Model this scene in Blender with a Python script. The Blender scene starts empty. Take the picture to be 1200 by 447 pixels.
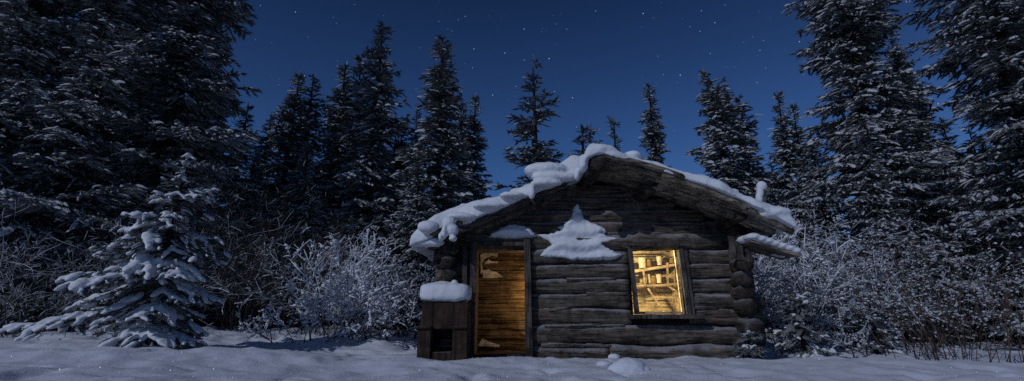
import bpy, bmesh, math, random
import numpy as np
from mathutils import Vector, noise as mnoise

R = math.radians
sc = bpy.context.scene
COL = sc.collection

# ------------------------------------------------------------------ camera
F_PX, PITCH, CAM_H = 560.0, R(15.0), 0.6
CT, ST = math.cos(PITCH), math.sin(PITCH)


def P(u, v, Y):
    """world point at depth Y seen at photo pixel (u, v)"""
    a = (u - 600.0) / F_PX
    b = (223.5 - v) / F_PX
    d = CT - ST * b
    return (a / d * Y, Y, CAM_H + Y * (ST + CT * b) / d)


cam_d = bpy.data.cameras.new('camera')
cam = bpy.data.objects.new('camera', cam_d)
COL.objects.link(cam)
cam.location = (0, 0, CAM_H)
cam.rotation_euler = (R(90) + PITCH, 0, 0)
cam_d.sensor_width = 36.0
cam_d.lens = F_PX / 1200.0 * 36.0
cam_d.clip_end = 2000
cam_d.clip_start = 0.05
sc.camera = cam
sc.view_settings.view_transform = 'Standard'
sc.view_settings.look = 'None'
sc.view_settings.exposure = 0
sc.cycles.use_denoising = False
sc.cycles.max_bounces = 6
sc.cycles.sample_clamp_indirect = 2.0

# ------------------------------------------------------------------ mesh helpers


class MB:
    """collects vertices and faces; build() links them as ONE mesh object"""

    def __init__(self):
        self.v, self.f, self.n = [], [], 0

    def add(self, verts, faces):
        o = self.n
        self.v.extend([tuple(p) for p in verts])
        self.f.extend([tuple(i + o for i in f) for f in faces])
        self.n += len(verts)

    def box(self, x0, x1, y0, y1, z0, z1):
        self.add([(x0, y0, z0), (x1, y0, z0), (x1, y1, z0), (x0, y1, z0),
                  (x0, y0, z1), (x1, y0, z1), (x1, y1, z1), (x0, y1, z1)],
                 [(0, 3, 2, 1), (4, 5, 6, 7), (0, 1, 5, 4), (1, 2, 6, 5), (2, 3, 7, 6), (3, 0, 4, 7)])

    def bar(self, p, q, w, h, up=(0, 0, 1), jit=0.0, rnd=random, n=1, zfun=None):
        """rectangular bar from p to q, w sideways, h along up"""
        p, q, up = Vector(p), Vector(q), Vector(up)
        d = (q - p).normalized()
        s = d.cross(up).normalized()
        t = s.cross(d).normalized()
        vs, fs = [], []
        for i in range(n + 1):
            c = p.lerp(q, i / n)
            if zfun:
                c = Vector((c.x, c.y, zfun(c.x)))
            for a, b in ((-1, -1), (1, -1), (1, 1), (-1, 1)):
                vs.append(c + s * (a * w / 2 + rnd.uniform(-jit, jit)) + t * (b * h / 2 + rnd.uniform(-jit, jit)))
        for i in range(n):
            o = i * 4
            for k in range(4):
                fs.append((o + k, o + (k + 1) % 4, o + 4 + (k + 1) % 4, o + 4 + k))
        fs.append((3, 2, 1, 0))
        o = n * 4
        fs.append((o, o + 1, o + 2, o + 3))
        self.add(vs, fs)

    def log(self, p, q, r0, r1=None, seed=0.0, rough=0.10, warp=0.012, sides=18, step=0.08, flat=1.0, zfun=None, hew=None):
        """hand hewn round log with knots and hollows, capped ends"""
        r1 = r0 if r1 is None else r1
        p, q = Vector(p), Vector(q)
        L = (q - p).length
        d = (q - p) / L
        up = Vector((0, 0, 1)) if abs(d.z) < 0.9 else Vector((0, 1, 0))
        s = d.cross(up).normalized()
        t = s.cross(d).normalized()
        n = max(2, int(L / step))
        vs, fs = [], []
        for i in range(n + 1):
            f = i / n
            c = p.lerp(q, f)
            w1 = mnoise.noise(Vector((seed * 7.3, f * L * 0.9, 1.7))) * warp * 2
            w2 = mnoise.noise(Vector((seed * 5.1 + 9, f * L * 0.9, 4.2))) * warp * 2
            if zfun:
                c = Vector((c.x, c.y, zfun(c.x)))
            c = c + s * w1 + t * w2
            r = r0 + (r1 - r0) * f
            for k in range(sides):
                a = 2 * math.pi * k / sides
                nz = mnoise.noise(Vector((seed * 3.7 + math.cos(a) * 1.1, f * L * 2.2 + seed, math.sin(a) * 1.1)))
                nz += 0.35 * mnoise.noise(Vector((seed * 2 + math.cos(a) * 5.2, f * L * 14.0, math.sin(a) * 5.2)))
                nz += 0.5 * mnoise.noise(Vector((seed + math.cos(a) * 2.6, f * L * 6.0, math.sin(a) * 2.6)))
                rr = r * (1 + rough * nz)
                pv = c + s * (math.cos(a) * rr) + t * (math.sin(a) * rr * flat)
                if hew:
                    pv.y = max(pv.y, c.y - hew * r + 0.012 * nz)
                vs.append(pv)
        for i in range(n):
            for k in range(sides):
                k2 = (k + 1) % sides
                fs.append((i * sides + k, i * sides + k2, (i + 1) * sides + k2, (i + 1) * sides + k))
        b = len(vs)
        if zfun:
            p, q = Vector((p.x, p.y, zfun(p.x))), Vector((q.x, q.y, zfun(q.x)))
        vs.append(p - d * r0 * 0.06)
        vs.append(q + d * r1 * 0.06)
        for k in range(sides):
            k2 = (k + 1) % sides
            fs.append((k2, k, b))
            fs.append((n * sides + k, n * sides + k2, b + 1))
        self.add(vs, fs)

    def tube(self, pts, radii, sides=4):
        vs, fs = [], []
        m = len(pts)
        for i in range(m):
            a = Vector(pts[max(0, i - 1)])
            c = Vector(pts[min(m - 1, i + 1)])
            d = (c - a).normalized()
            up = Vector((0, 0, 1)) if abs(d.z) < 0.95 else Vector((1, 0, 0))
            s = d.cross(up).normalized()
            t = s.cross(d)
            for k in range(sides):
                an = 2 * math.pi * k / sides
                vs.append(Vector(pts[i]) + (s * math.cos(an) + t * math.sin(an)) * radii[i])
        for i in range(m - 1):
            for k in range(sides):
                k2 = (k + 1) % sides
                fs.append((i * sides + k, i * sides + k2, (i + 1) * sides + k2, (i + 1) * sides + k))
        fs.append(tuple(range(sides - 1, -1, -1)))
        fs.append(tuple((m - 1) * sides + k for k in range(sides)))
        self.add(vs, fs)

    def blob(self, c, r, rot=None):
        """ellipsoid with radii r=(rx,ry,rz)"""
        V, Fc = ICO
        pts = V * np.array(r)
        if rot is not None:
            pts = pts @ rot.T
        self.add(pts + np.array(c), Fc)

    def loaf(self, c, r, e=0.45, sag=0.0):
        """rounded box (superellipsoid) of snow"""
        n, m_ = 28, 14
        f_ = lambda a: math.copysign(abs(a) ** e, a)
        vs, fs = [], []
        for i in range(m_ + 1):
            la = -math.pi / 2 + math.pi * i / m_
            for k in range(n):
                lo = 2 * math.pi * k / n
                vs.append((c[0] + r[0] * f_(math.cos(la)) * f_(math.cos(lo)), c[1] + r[1] * f_(math.cos(la)) * f_(math.sin(lo)),
                           c[2] + r[2] * f_(math.sin(la))))
        for i in range(m_):
            for k in range(n):
                k2 = (k + 1) % n
                fs.append((i * n + k, i * n + k2, (i + 1) * n + k2, (i + 1) * n + k))
        self.add(vs, fs)

    def drift(self, xs_, ys_, top, bottom):
        """closed solid between two height fields"""
        nx_, ny_ = len(xs_), len(ys_[0])
        vs = [(xs_[i], ys_[i][j], top(xs_[i], ys_[i][j])) for i in range(nx_) for j in range(ny_)]
        vs += [(xs_[i], ys_[i][j], bottom(xs_[i], ys_[i][j])) for i in range(nx_) for j in range(ny_)]
        o = nx_ * ny_
        g_ = lambda i, j: i * ny_ + j
        fs = []
        for i in range(nx_ - 1):
            for j in range(ny_ - 1):
                fs.append((g_(i, j), g_(i + 1, j), g_(i + 1, j + 1), g_(i, j + 1)))
                fs.append((o + g_(i, j), o + g_(i, j + 1), o + g_(i + 1, j + 1), o + g_(i + 1, j)))
        for i in range(nx_ - 1):
            for j in (0, ny_ - 1):
                fs.append((g_(i, j), o + g_(i, j), o + g_(i + 1, j), g_(i + 1, j)))
        for j in range(ny_ - 1):
            for i in (0, nx_ - 1):
                fs.append((g_(i, j), g_(i, j + 1), o + g_(i, j + 1), o + g_(i, j)))
        self.add(vs, fs)

    def prism(self, poly, y0, y1):
        """polygon in the x-z plane extruded from y0 to y1"""
        n = len(poly)
        vs = [(x, y0, z) for x, z in poly] + [(x, y1, z) for x, z in poly]
        fs = [tuple(range(n)), tuple(range(2 * n - 1, n - 1, -1))]
        for i in range(n):
            j = (i + 1) % n
            fs.append((i, i + n, j + n, j))
        self.add(vs, fs)

    def build(self, name, mat, parent=None, smooth=False, bevel=0.0, loc=None):
        me = bpy.data.meshes.new(name)
        me.from_pydata(self.v, [], self.f)
        me.materials.append(mat)
        if smooth:
            me.polygons.foreach_set('use_smooth', [True] * len(me.polygons))
        bm = bmesh.new()
        bm.from_mesh(me)
        bmesh.ops.recalc_face_normals(bm, faces=bm.faces)
        bm.to_mesh(me)
        bm.free()
        me.update()
        o = bpy.data.objects.new(name, me)
        COL.objects.link(o)
        if parent is not None:
            o.parent = parent
        if bevel:
            m = o.modifiers.new('bevel', 'BEVEL')
            m.width, m.segments, m.limit_method = bevel, 2, 'ANGLE'
        return o


def _ico():
    bm = bmesh.new()
    bmesh.ops.create_icosphere(bm, subdivisions=2, radius=1)
    bm.verts.ensure_lookup_table()
    V = np.array([v.co[:] for v in bm.verts])
    Fc = [tuple(v.index for v in f.verts) for f in bm.faces]
    bm.free()
    return V, Fc


ICO = _ico()


def tri_mesh(name, V, T, mat, smooth=False):
    """fast numpy triangle mesh"""
    me = bpy.data.meshes.new(name)
    V = np.ascontiguousarray(V, dtype=np.float32)
    T = np.ascontiguousarray(T, dtype=np.int32)
    me.vertices.add(len(V))
    me.vertices.foreach_set('co', V.ravel())
    me.loops.add(T.size)
    me.loops.foreach_set('vertex_index', T.ravel())
    me.polygons.add(len(T))
    me.polygons.foreach_set('loop_start', np.arange(0, T.size, 3, dtype=np.int32))
    me.polygons.foreach_set('use_smooth', np.full(len(T), smooth, dtype=bool))
    me.materials.append(mat)
    me.update(calc_edges=True)
    me.validate()
    return me


def link(name, me, parent=None):
    o = bpy.data.objects.new(name, me)
    COL.objects.link(o)
    if parent is not None:
        o.parent = parent
    return o


def thing(name, label, cat, loc=(0, 0, 0), rz=0.0, scale=1.0, group=None):
    o = bpy.data.objects.new(name, None)
    COL.objects.link(o)
    o.location = loc
    o.rotation_euler = (0, 0, rz)
    o.scale = (scale,) * 3 if isinstance(scale, (int, float)) else scale
    return tag(o, label, cat, group)


def tag(o, label, cat, group=None):
    o['label'] = label
    o['category'] = cat
    if group:
        o['group'] = group
    return o


def soft_snow(mb, name, parent, voxel=0.02, it=6, mat=None, disp=0.0, dscale=0.15):
    """lumps fused into one soft drift"""
    o = mb.build(name, mat or M['snow'], parent)
    m = o.modifiers.new('fuse', 'REMESH')
    m.mode = 'VOXEL'
    m.voxel_size = voxel
    m.use_smooth_shade = True
    s = o.modifiers.new('soften', 'SMOOTH')
    s.factor, s.iterations = 0.5, it
    if disp:
        tx = bpy.data.textures.new(name + '_lumps', 'CLOUDS')
        tx.noise_scale = dscale
        tx.noise_depth = 2
        d = o.modifiers.new('lumps', 'DISPLACE')
        d.texture, d.strength, d.mid_level = tx, disp, 0.5
        d.texture_coords = 'GLOBAL'
    return o


# ------------------------------------------------------------------ materials
M = {}


def mat(name):
    m = bpy.data.materials.new(name)
    m.use_nodes = True
    nt = m.node_tree
    b = nt.nodes['Principled BSDF']
    b.inputs['Specular IOR Level'].default_value = 0.15
    return m, nt, b


def N(nt, kind, **kw):
    n = nt.nodes.new(kind)
    for k, v in kw.items():
        if k in n.inputs:
            n.inputs[k].default_value = v
        else:
            setattr(n, k, v)
    return n


def ramp(nt, stops):
    n = nt.nodes.new('ShaderNodeValToRGB')
    e = n.color_ramp.elements
    while len(e) < len(stops):
        e.new(0.5)
    for i, (p, c) in enumerate(stops):
        e[i].position = p
        e[i].color = (*c, 1) if len(c) == 3 else c
    return n


def snow_mat(name, base=(0.64, 0.66, 0.72), bump=0.6, scale=34.0):
    m, nt, b = mat(name)
    tc = N(nt, 'ShaderNodeTexCoord')
    n1 = N(nt, 'ShaderNodeTexNoise', Scale=scale, Detail=5.0, Roughness=0.65)
    n2 = N(nt, 'ShaderNodeTexNoise', Scale=3.5, Detail=3.0)
    nt.links.new(tc.outputs['Object'], n1.inputs['Vector'])
    nt.links.new(tc.outputs['Object'], n2.inputs['Vector'])
    lo = tuple(c * 0.84 for c in base)
    r = ramp(nt, [(0.3, lo), (0.7, base)])
    nt.links.new(n2.outputs['Fac'], r.inputs['Fac'])
    nt.links.new(r.outputs['Color'], b.inputs['Base Color'])
    bp = N(nt, 'ShaderNodeBump', Strength=bump, Distance=0.012)
    nt.links.new(n1.outputs['Fac'], bp.inputs['Height'])
    nt.links.new(bp.outputs['Normal'], b.inputs['Normal'])
    b.inputs['Roughness'].default_value = 0.75
    return m


M['snow'] = snow_mat('snow')
M['ground_snow'] = snow_mat('ground_snow', base=(0.58, 0.605, 0.69), bump=0.7, scale=22.0)
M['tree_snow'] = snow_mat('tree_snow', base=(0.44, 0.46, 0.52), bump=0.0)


def wood_mat(name, dark, light, axis='X', frost=0.0, scale=3.0, crack=0.6, rough=0.9, bump=0.5):
    """weathered wood: grain stretched along one axis, cracks, stains, frost lying on upward faces"""
    m, nt, b = mat(name)
    tc = N(nt, 'ShaderNodeTexCoord')
    mp = N(nt, 'ShaderNodeMapping')
    st = {'X': (0.6, 9, 9), 'Y': (9, 0.6, 9), 'Z': (9, 9, 0.6)}[axis]
    mp.inputs['Scale'].default_value = st
    nt.links.new(tc.outputs['Object'], mp.inputs['Vector'])
    g = N(nt, 'ShaderNodeTexNoise', Scale=scale, Detail=6.0, Roughness=0.7)
    nt.links.new(mp.outputs['Vector'], g.inputs['Vector'])
    big = N(nt, 'ShaderNodeTexNoise', Scale=4.2, Detail=7.0, Roughness=0.72)
    nt.links.new(tc.outputs['Object'], big.inputs['Vector'])
    r = ramp(nt, [(0.33, dark), (0.66, light)])
    nt.links.new(g.outputs['Fac'], r.inputs['Fac'])
    r2 = ramp(nt, [(0.36, (0.28, 0.27, 0.27)), (0.5, (0.8, 0.77, 0.74)), (0.66, (1.3, 1.24, 1.18))])
    nt.links.new(big.outputs['Fac'], r2.inputs['Fac'])
    mul = N(nt, 'ShaderNodeMix', data_type='RGBA', blend_type='MULTIPLY')
    mul.inputs[0].default_value = 1.0
    nt.links.new(r.outputs['Color'], mul.inputs[6])
    nt.links.new(r2.outputs['Color'], mul.inputs[7])
    # long drying cracks
    cr = N(nt, 'ShaderNodeTexNoise', Scale=scale * 1.6, Detail=3.0, Roughness=0.5)
    mp2 = N(nt, 'ShaderNodeMapping')
    mp2.inputs['Scale'].default_value = tuple(s * (0.5 if s < 1 else 1.0) for s in st)
    mp2.inputs['Location'].default_value = (3.1, 7.7, 1.3)
    nt.links.new(tc.outputs['Object'], mp2.inputs['Vector'])
    nt.links.new(mp2.outputs['Vector'], cr.inputs['Vector'])
    rc = ramp(nt, [(0.36, (1 - crack,) * 3), (0.43, (1, 1, 1))])
    nt.links.new(cr.outputs['Fac'], rc.inputs['Fac'])
    mul2 = N(nt, 'ShaderNodeMix', data_type='RGBA', blend_type='MULTIPLY')
    mul2.inputs[0].default_value = 1.0
    nt.links.new(mul.outputs[2], mul2.inputs[6])
    nt.links.new(rc.outputs['Color'], mul2.inputs[7])
    out = mul2.outputs[2]
    if frost > 0:
        ge = N(nt, 'ShaderNodeNewGeometry')
        sx = N(nt, 'ShaderNodeSeparateXYZ')
        nt.links.new(ge.outputs['Normal'], sx.inputs[0])
        fn = N(nt, 'ShaderNodeTexNoise', Scale=6.5, Detail=9.0, Roughness=0.82)
        nt.links.new(tc.outputs['Object'], fn.inputs['Vector'])
        ad = N(nt, 'ShaderNodeMath', operation='MULTIPLY_ADD')
        ad.inputs[1].default_value = 1.7
        nt.links.new(fn.outputs['Fac'], ad.inputs[0])
        nt.links.new(sx.outputs['Z'], ad.inputs[2])
        mr = N(nt, 'ShaderNodeMapRange')
        mr.inputs['From Min'].default_value = 1.15
        mr.inputs['From Max'].default_value = 1.75
        mr.inputs['To Max'].default_value = frost
        nt.links.new(ad.outputs[0], mr.inputs['Value'])
        mx = N(nt, 'ShaderNodeMix', data_type='RGBA')
        nt.links.new(mr.outputs['Result'], mx.inputs[0])
        nt.links.new(out, mx.inputs[6])
        mx.inputs[7].default_value = (0.62, 0.65, 0.74, 1)
        out = mx.outputs[2]
    nt.links.new(out, b.inputs['Base Color'])
    bp = N(nt, 'ShaderNodeBump', Strength=bump, Distance=0.02)
    nt.links.new(g.outputs['Fac'], bp.inputs['Height'])
    nt.links.new(bp.outputs['Normal'], b.inputs['Normal'])
    b.inputs['Roughness'].default_value = rough
    return m


M['log'] = wood_mat('log_wood', (0.024, 0.020, 0.018), (0.165, 0.138, 0.119), 'X', frost=0.30, scale=3.6, crack=0.8, bump=1.0)
M['log_y_shaded'] = wood_mat('log_wood_end_shaded', (0.014, 0.012, 0.011), (0.080, 0.068, 0.060), 'Y', frost=0.2, scale=3.6, crack=0.8, bump=1.0)  # shade put into the colour: log wood darkened for the shadowed corner ends
M['board'] = wood_mat('roof_board', (0.05, 0.043, 0.034), (0.31, 0.27, 0.225), 'X', frost=0.15, crack=0.8)
M['frame'] = wood_mat('frame_wood', (0.03, 0.026, 0.025), (0.12, 0.105, 0.10), 'Z', frost=0.1)
M['door'] = wood_mat('door_wood', (0.04, 0.026, 0.012), (0.20, 0.135, 0.068), 'X', crack=0.85, scale=2.8, bump=0.9)
M['lining'] = wood_mat('torn_lining', (0.62, 0.54, 0.38), (0.85, 0.78, 0.60), 'X', crack=0.2, bump=0.2)
M['inner'] = wood_mat('bright_boards', (0.24, 0.16, 0.08), (0.74, 0.60, 0.38), 'X', crack=0.85, scale=2.0)
M['shelf'] = wood_mat('shelf_wood', (0.35, 0.25, 0.13), (0.62, 0.50, 0.32), 'X', crack=0.4)
M['dark_inner'] = wood_mat('dark_inner', (0.012, 0.010, 0.009), (0.05, 0.04, 0.035), 'X')
M['bark'] = wood_mat('bark', (0.012, 0.010, 0.009), (0.07, 0.058, 0.05), 'Z', frost=0.2)
M['stem'] = wood_mat('twig_bark', (0.018, 0.014, 0.012), (0.075, 0.06, 0.05), 'Z', frost=0.25)
M['dry_stem'] = wood_mat('dry_stem', (0.05, 0.035, 0.028), (0.16, 0.11, 0.085), 'Z', frost=0.15)
M['rust'] = wood_mat('rusty_steel', (0.012, 0.008, 0.007), (0.06, 0.036, 0.028), 'Z', frost=0.1, crack=0.25, bump=0.25, rough=0.75)
M['soot'] = wood_mat('sooty_steel', (0.004, 0.004, 0.004), (0.012, 0.011, 0.010), 'Z', bump=0.2)


def needle_mat(name, dark, light):
    m, nt, b = mat(name)
    tc = N(nt, 'ShaderNodeTexCoord')
    n1 = N(nt, 'ShaderNodeTexNoise', Scale=3.2, Detail=4.0, Roughness=0.7)
    nt.links.new(tc.outputs['Object'], n1.inputs['Vector'])
    r = ramp(nt, [(0.32, dark), (0.68, light)])
    nt.links.new(n1.outputs['Fac'], r.inputs['Fac'])
    nt.links.new(r.outputs['Color'], b.inputs['Base Color'])
    b.inputs['Roughness'].default_value = 0.8
    return m


M['needle'] = needle_mat('spruce_needles', (0.050, 0.056, 0.058), (0.225, 0.237, 0.245))


def jar_mat(name, col, rough=0.35):
    m, nt, b = mat(name)
    tc = N(nt, 'ShaderNodeTexCoord')
    n1 = N(nt, 'ShaderNodeTexNoise', Scale=14.0, Detail=3.0)
    nt.links.new(tc.outputs['Object'], n1.inputs['Vector'])
    r = ramp(nt, [(0.3, tuple(c * 0.6 for c in col)), (0.7, col)])
    nt.links.new(n1.outputs['Fac'], r.inputs['Fac'])
    nt.links.new(r.outputs['Color'], b.inputs['Base Color'])
    b.inputs['Roughness'].default_value = rough
    return m


M['jar_pale'] = jar_mat('pale_tin', (0.75, 0.66, 0.48))
M['jar_dark'] = jar_mat('dark_jar', (0.05, 0.03, 0.015), 0.2)
M['jar_brown'] = jar_mat('brown_tin', (0.28, 0.16, 0.06))
M['jar_lid'] = jar_mat('jar_lid', (0.45, 0.36, 0.2))

m, nt, b = mat('ice_crystal')
b.inputs['Metallic'].default_value = 1.0
b.inputs['Base Color'].default_value = (0.9, 0.92, 1.0, 1)
b.inputs['Roughness'].default_value = 0.5
M['glint'] = m

m, nt, b = mat('window_glass')
nt.nodes.remove(b)
tr = N(nt, 'ShaderNodeBsdfTransparent')
tr.inputs['Color'].default_value = (0.93, 0.92, 0.86, 1)
gl = N(nt, 'ShaderNodeBsdfGlossy')
gl.inputs['Roughness'].default_value = 0.03
mx = N(nt, 'ShaderNodeMixShader')
mx.inputs[0].default_value = 0.05
nt.links.new(tr.outputs[0], mx.inputs[1])
nt.links.new(gl.outputs[0], mx.inputs[2])
nt.links.new(mx.outputs[0], nt.nodes['Material Output'].inputs['Surface'])
M['glass'] = m

# ------------------------------------------------------------------ ground
PERM = np.random.RandomState(11).rand(256, 256)


def vnoise(x, y):
    xi, yi = np.floor(x).astype(int), np.floor(y).astype(int)
    fx, fy = x - xi, y - yi
    fx, fy = fx * fx * (3 - 2 * fx), fy * fy * (3 - 2 * fy)
    g = lambda a, b: PERM[a % 256, b % 256]
    return (g(xi, yi) * (1 - fx) + g(xi + 1, yi) * fx) * (1 - fy) + (g(xi, yi + 1) * (1 - fx) + g(xi + 1, yi + 1) * fx) * fy


def sstep(a, b, x):
    t = np.clip((x - a) / (b - a), 0, 1)
    return t * t * (3 - 2 * t)


def ground_z(x, y):
    x, y = np.asarray(x, float), np.asarray(y, float)
    z = 0.05 + 0.14 * sstep(-0.6, -4.2, x)
    z = z + 0.14 * sstep(7.2, 9.6, y) * sstep(-0.6, -3, x)
    # low bank across the front with a dip behind it
    yc = 5.9 + 0.35 * np.sin(x * 0.55 + 0.6) + 0.15 * np.sin(x * 1.7)
    z = z + 0.085 * np.exp(-((y - yc) / 0.55) ** 2) * (0.4 + 0.6 * sstep(1.0, -1.5, x) + 0.5 * sstep(3.2, 4.2, x))
    z = z - 0.05 * np.exp(-((y - yc - 1.1) / 0.5) ** 2) * sstep(2.4, 3.4, np.abs(x - 0.6))
    z = z + 0.075 * (vnoise(x * 0.7 + 3, y * 0.7) - 0.5) + 0.045 * (vnoise(x * 2.1, y * 2.1 + 7) - 0.5)
    z = z + 0.045 * (vnoise(x * 4.1 + 20, y * 5.0) - 0.5) + 0.026 * (vnoise(x * 8.3, y * 9.3) - 0.5) + 0.010 * (vnoise(x * 19, y * 19) - 0.5)
    z = z - 0.05 * sstep(0.80, 0.93, vnoise(x * 2.6 + 77, y * 3.1 + 5))
    # hummocks under the shrubs
    rough = sstep(7.6, 9.0, y) * sstep(40, 14, y)
    z = z + rough * (0.16 * (vnoise(x * 1.9 + 40, y * 1.9) - 0.4) + 0.10 * (vnoise(x * 4.6, y * 4.6 + 11) - 0.5))
    return z


def gz(x, y):
    return float(ground_z(x, y))


def axis(lo, hi, fine_lo, fine_hi, fine, coarse):
    a = list(np.arange(fine_lo, fine_hi, fine))
    x, s = fine_hi, fine
    while x < hi:
        a.append(x)
        s = min(s * 1.12, coarse)
        x += s
    a.append(hi)
    x, s = fine_lo - fine, fine
    while x > lo:
        a.insert(0, x)
        s = min(s * 1.12, coarse)
        x -= s
    a.insert(0, lo)
    return np.array(a)


xs = axis(-420, 420, -7.5, 7.5, 0.05, 25)
ys = axis(-60, 600, 3.6, 9.5, 0.045, 25)
GX, GY = np.meshgrid(xs, ys)
GZ = ground_z(GX, GY)
nx, ny = len(xs), len(ys)
idx = np.arange(nx * ny).reshape(ny, nx)
a_, b_, c_, d_ = idx[:-1, :-1].ravel(), idx[:-1, 1:].ravel(), idx[1:, 1:].ravel(), idx[1:, :-1].ravel()
T = np.concatenate([np.stack([a_, b_, c_], 1), np.stack([a_, c_, d_], 1)])
g = link('ground', tri_mesh('ground', np.stack([GX.ravel(), GY.ravel(), GZ.ravel()], 1), T, M['ground_snow'], True))
g['kind'] = 'structure'

# ------------------------------------------------------------------ spruces


def spray_mesh(Pn, D, L, W, rng, snow_mask):
    """needle sprays (dark) and the snow lying on a part of them; all arrays"""
    n = len(Pn)
    up = np.tile(np.array([0, 0, 1.0]), (n, 1))
    S = np.cross(D, up)
    S /= np.linalg.norm(S, axis=1, keepdims=True) + 1e-6
    U = np.cross(S, D)
    roll = rng.normal(0, 0.45, n)[:, None]
    S, U = S * np.cos(roll) + U * np.sin(roll), U * np.cos(roll) - S * np.sin(roll)
    L1, W1 = L[:, None], W[:, None]
    pts = []
    for t, w in ((0.0, 0.35), (0.5, 0.75), (1.0, 0.08)):
        c = Pn + D * L1 * t - np.array([0, 0, 1.0]) * L1 * 0.12 * t * t
        pts += [c - S * W1 * w - U * W1 * 0.4 * w, c + U * W1 * 0.1, c + S * W1 * w - U * W1 * 0.4 * w]
    tris = []
    for r in (0, 3):
        for k in (0, 1):
            tris += [(r + k, r + k + 1, r + k + 4), (r + k, r + k + 4, r + k + 3)]
    k = 9
    for t in (0.15, 0.5, 0.85):
        for sg in (-1, 1):
            c = Pn + D * L1 * t
            o = rng.uniform(0.7, 1.9, n)[:, None]
            h = rng.uniform(-0.9, 0.5, n)[:, None]
            pts += [c - D * W1 * 0.22, c + D * W1 * 0.30, c + sg * S * W1 * o + D * W1 * 0.8 + U * W1 * h]
            tris += [(k, k + 1, k + 2)]
            k += 3
    V = np.stack(pts, 1).reshape(-1, 3)
    T = (np.array(tris)[None] + (np.arange(n) * k)[:, None, None]).reshape(-1, 3)
    m = snow_mask
    Ps, Ds, Ss, Ls, Ws = Pn[m], D[m], S[m], L[m][:, None], W[m][:, None]
    ns = len(Ps)
    pts = []
    ws = rng.uniform(0.45, 1.0, ns)[:, None]
    Z = np.array([0, 0, 1.0])
    for t, w, h in ((0.05, 0.35, 0.2), (0.35, 0.95, 0.75), (0.8, 1.0, 0.7), (1.18, 0.35, 0.05)):
        c = Ps + Ds * Ls * t - Z * Ls * 0.12 * t * t
        j = rng.uniform(0.8, 1.2, ns)[:, None]
        pts += [c - Ss * Ws * w * ws * j - Z * Ws * 0.35 * ws, c + Z * Ws * (h * 0.9), c + Ss * Ws * w * ws * j - Z * Ws * 0.35 * ws]
    tris = []
    for r in (0, 3, 6):
        for k in (0, 1):
            tris += [(r + k, r + k + 1, r + k + 4), (r + k, r + k + 4, r + k + 3)]
    VS = np.stack(pts, 1).reshape(-1, 3) if ns else np.zeros((0, 3))
    TS = (np.array(tris)[None] + (np.arange(ns) * 12)[:, None, None]).reshape(-1, 3)
    return V, T, VS, TS


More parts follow.
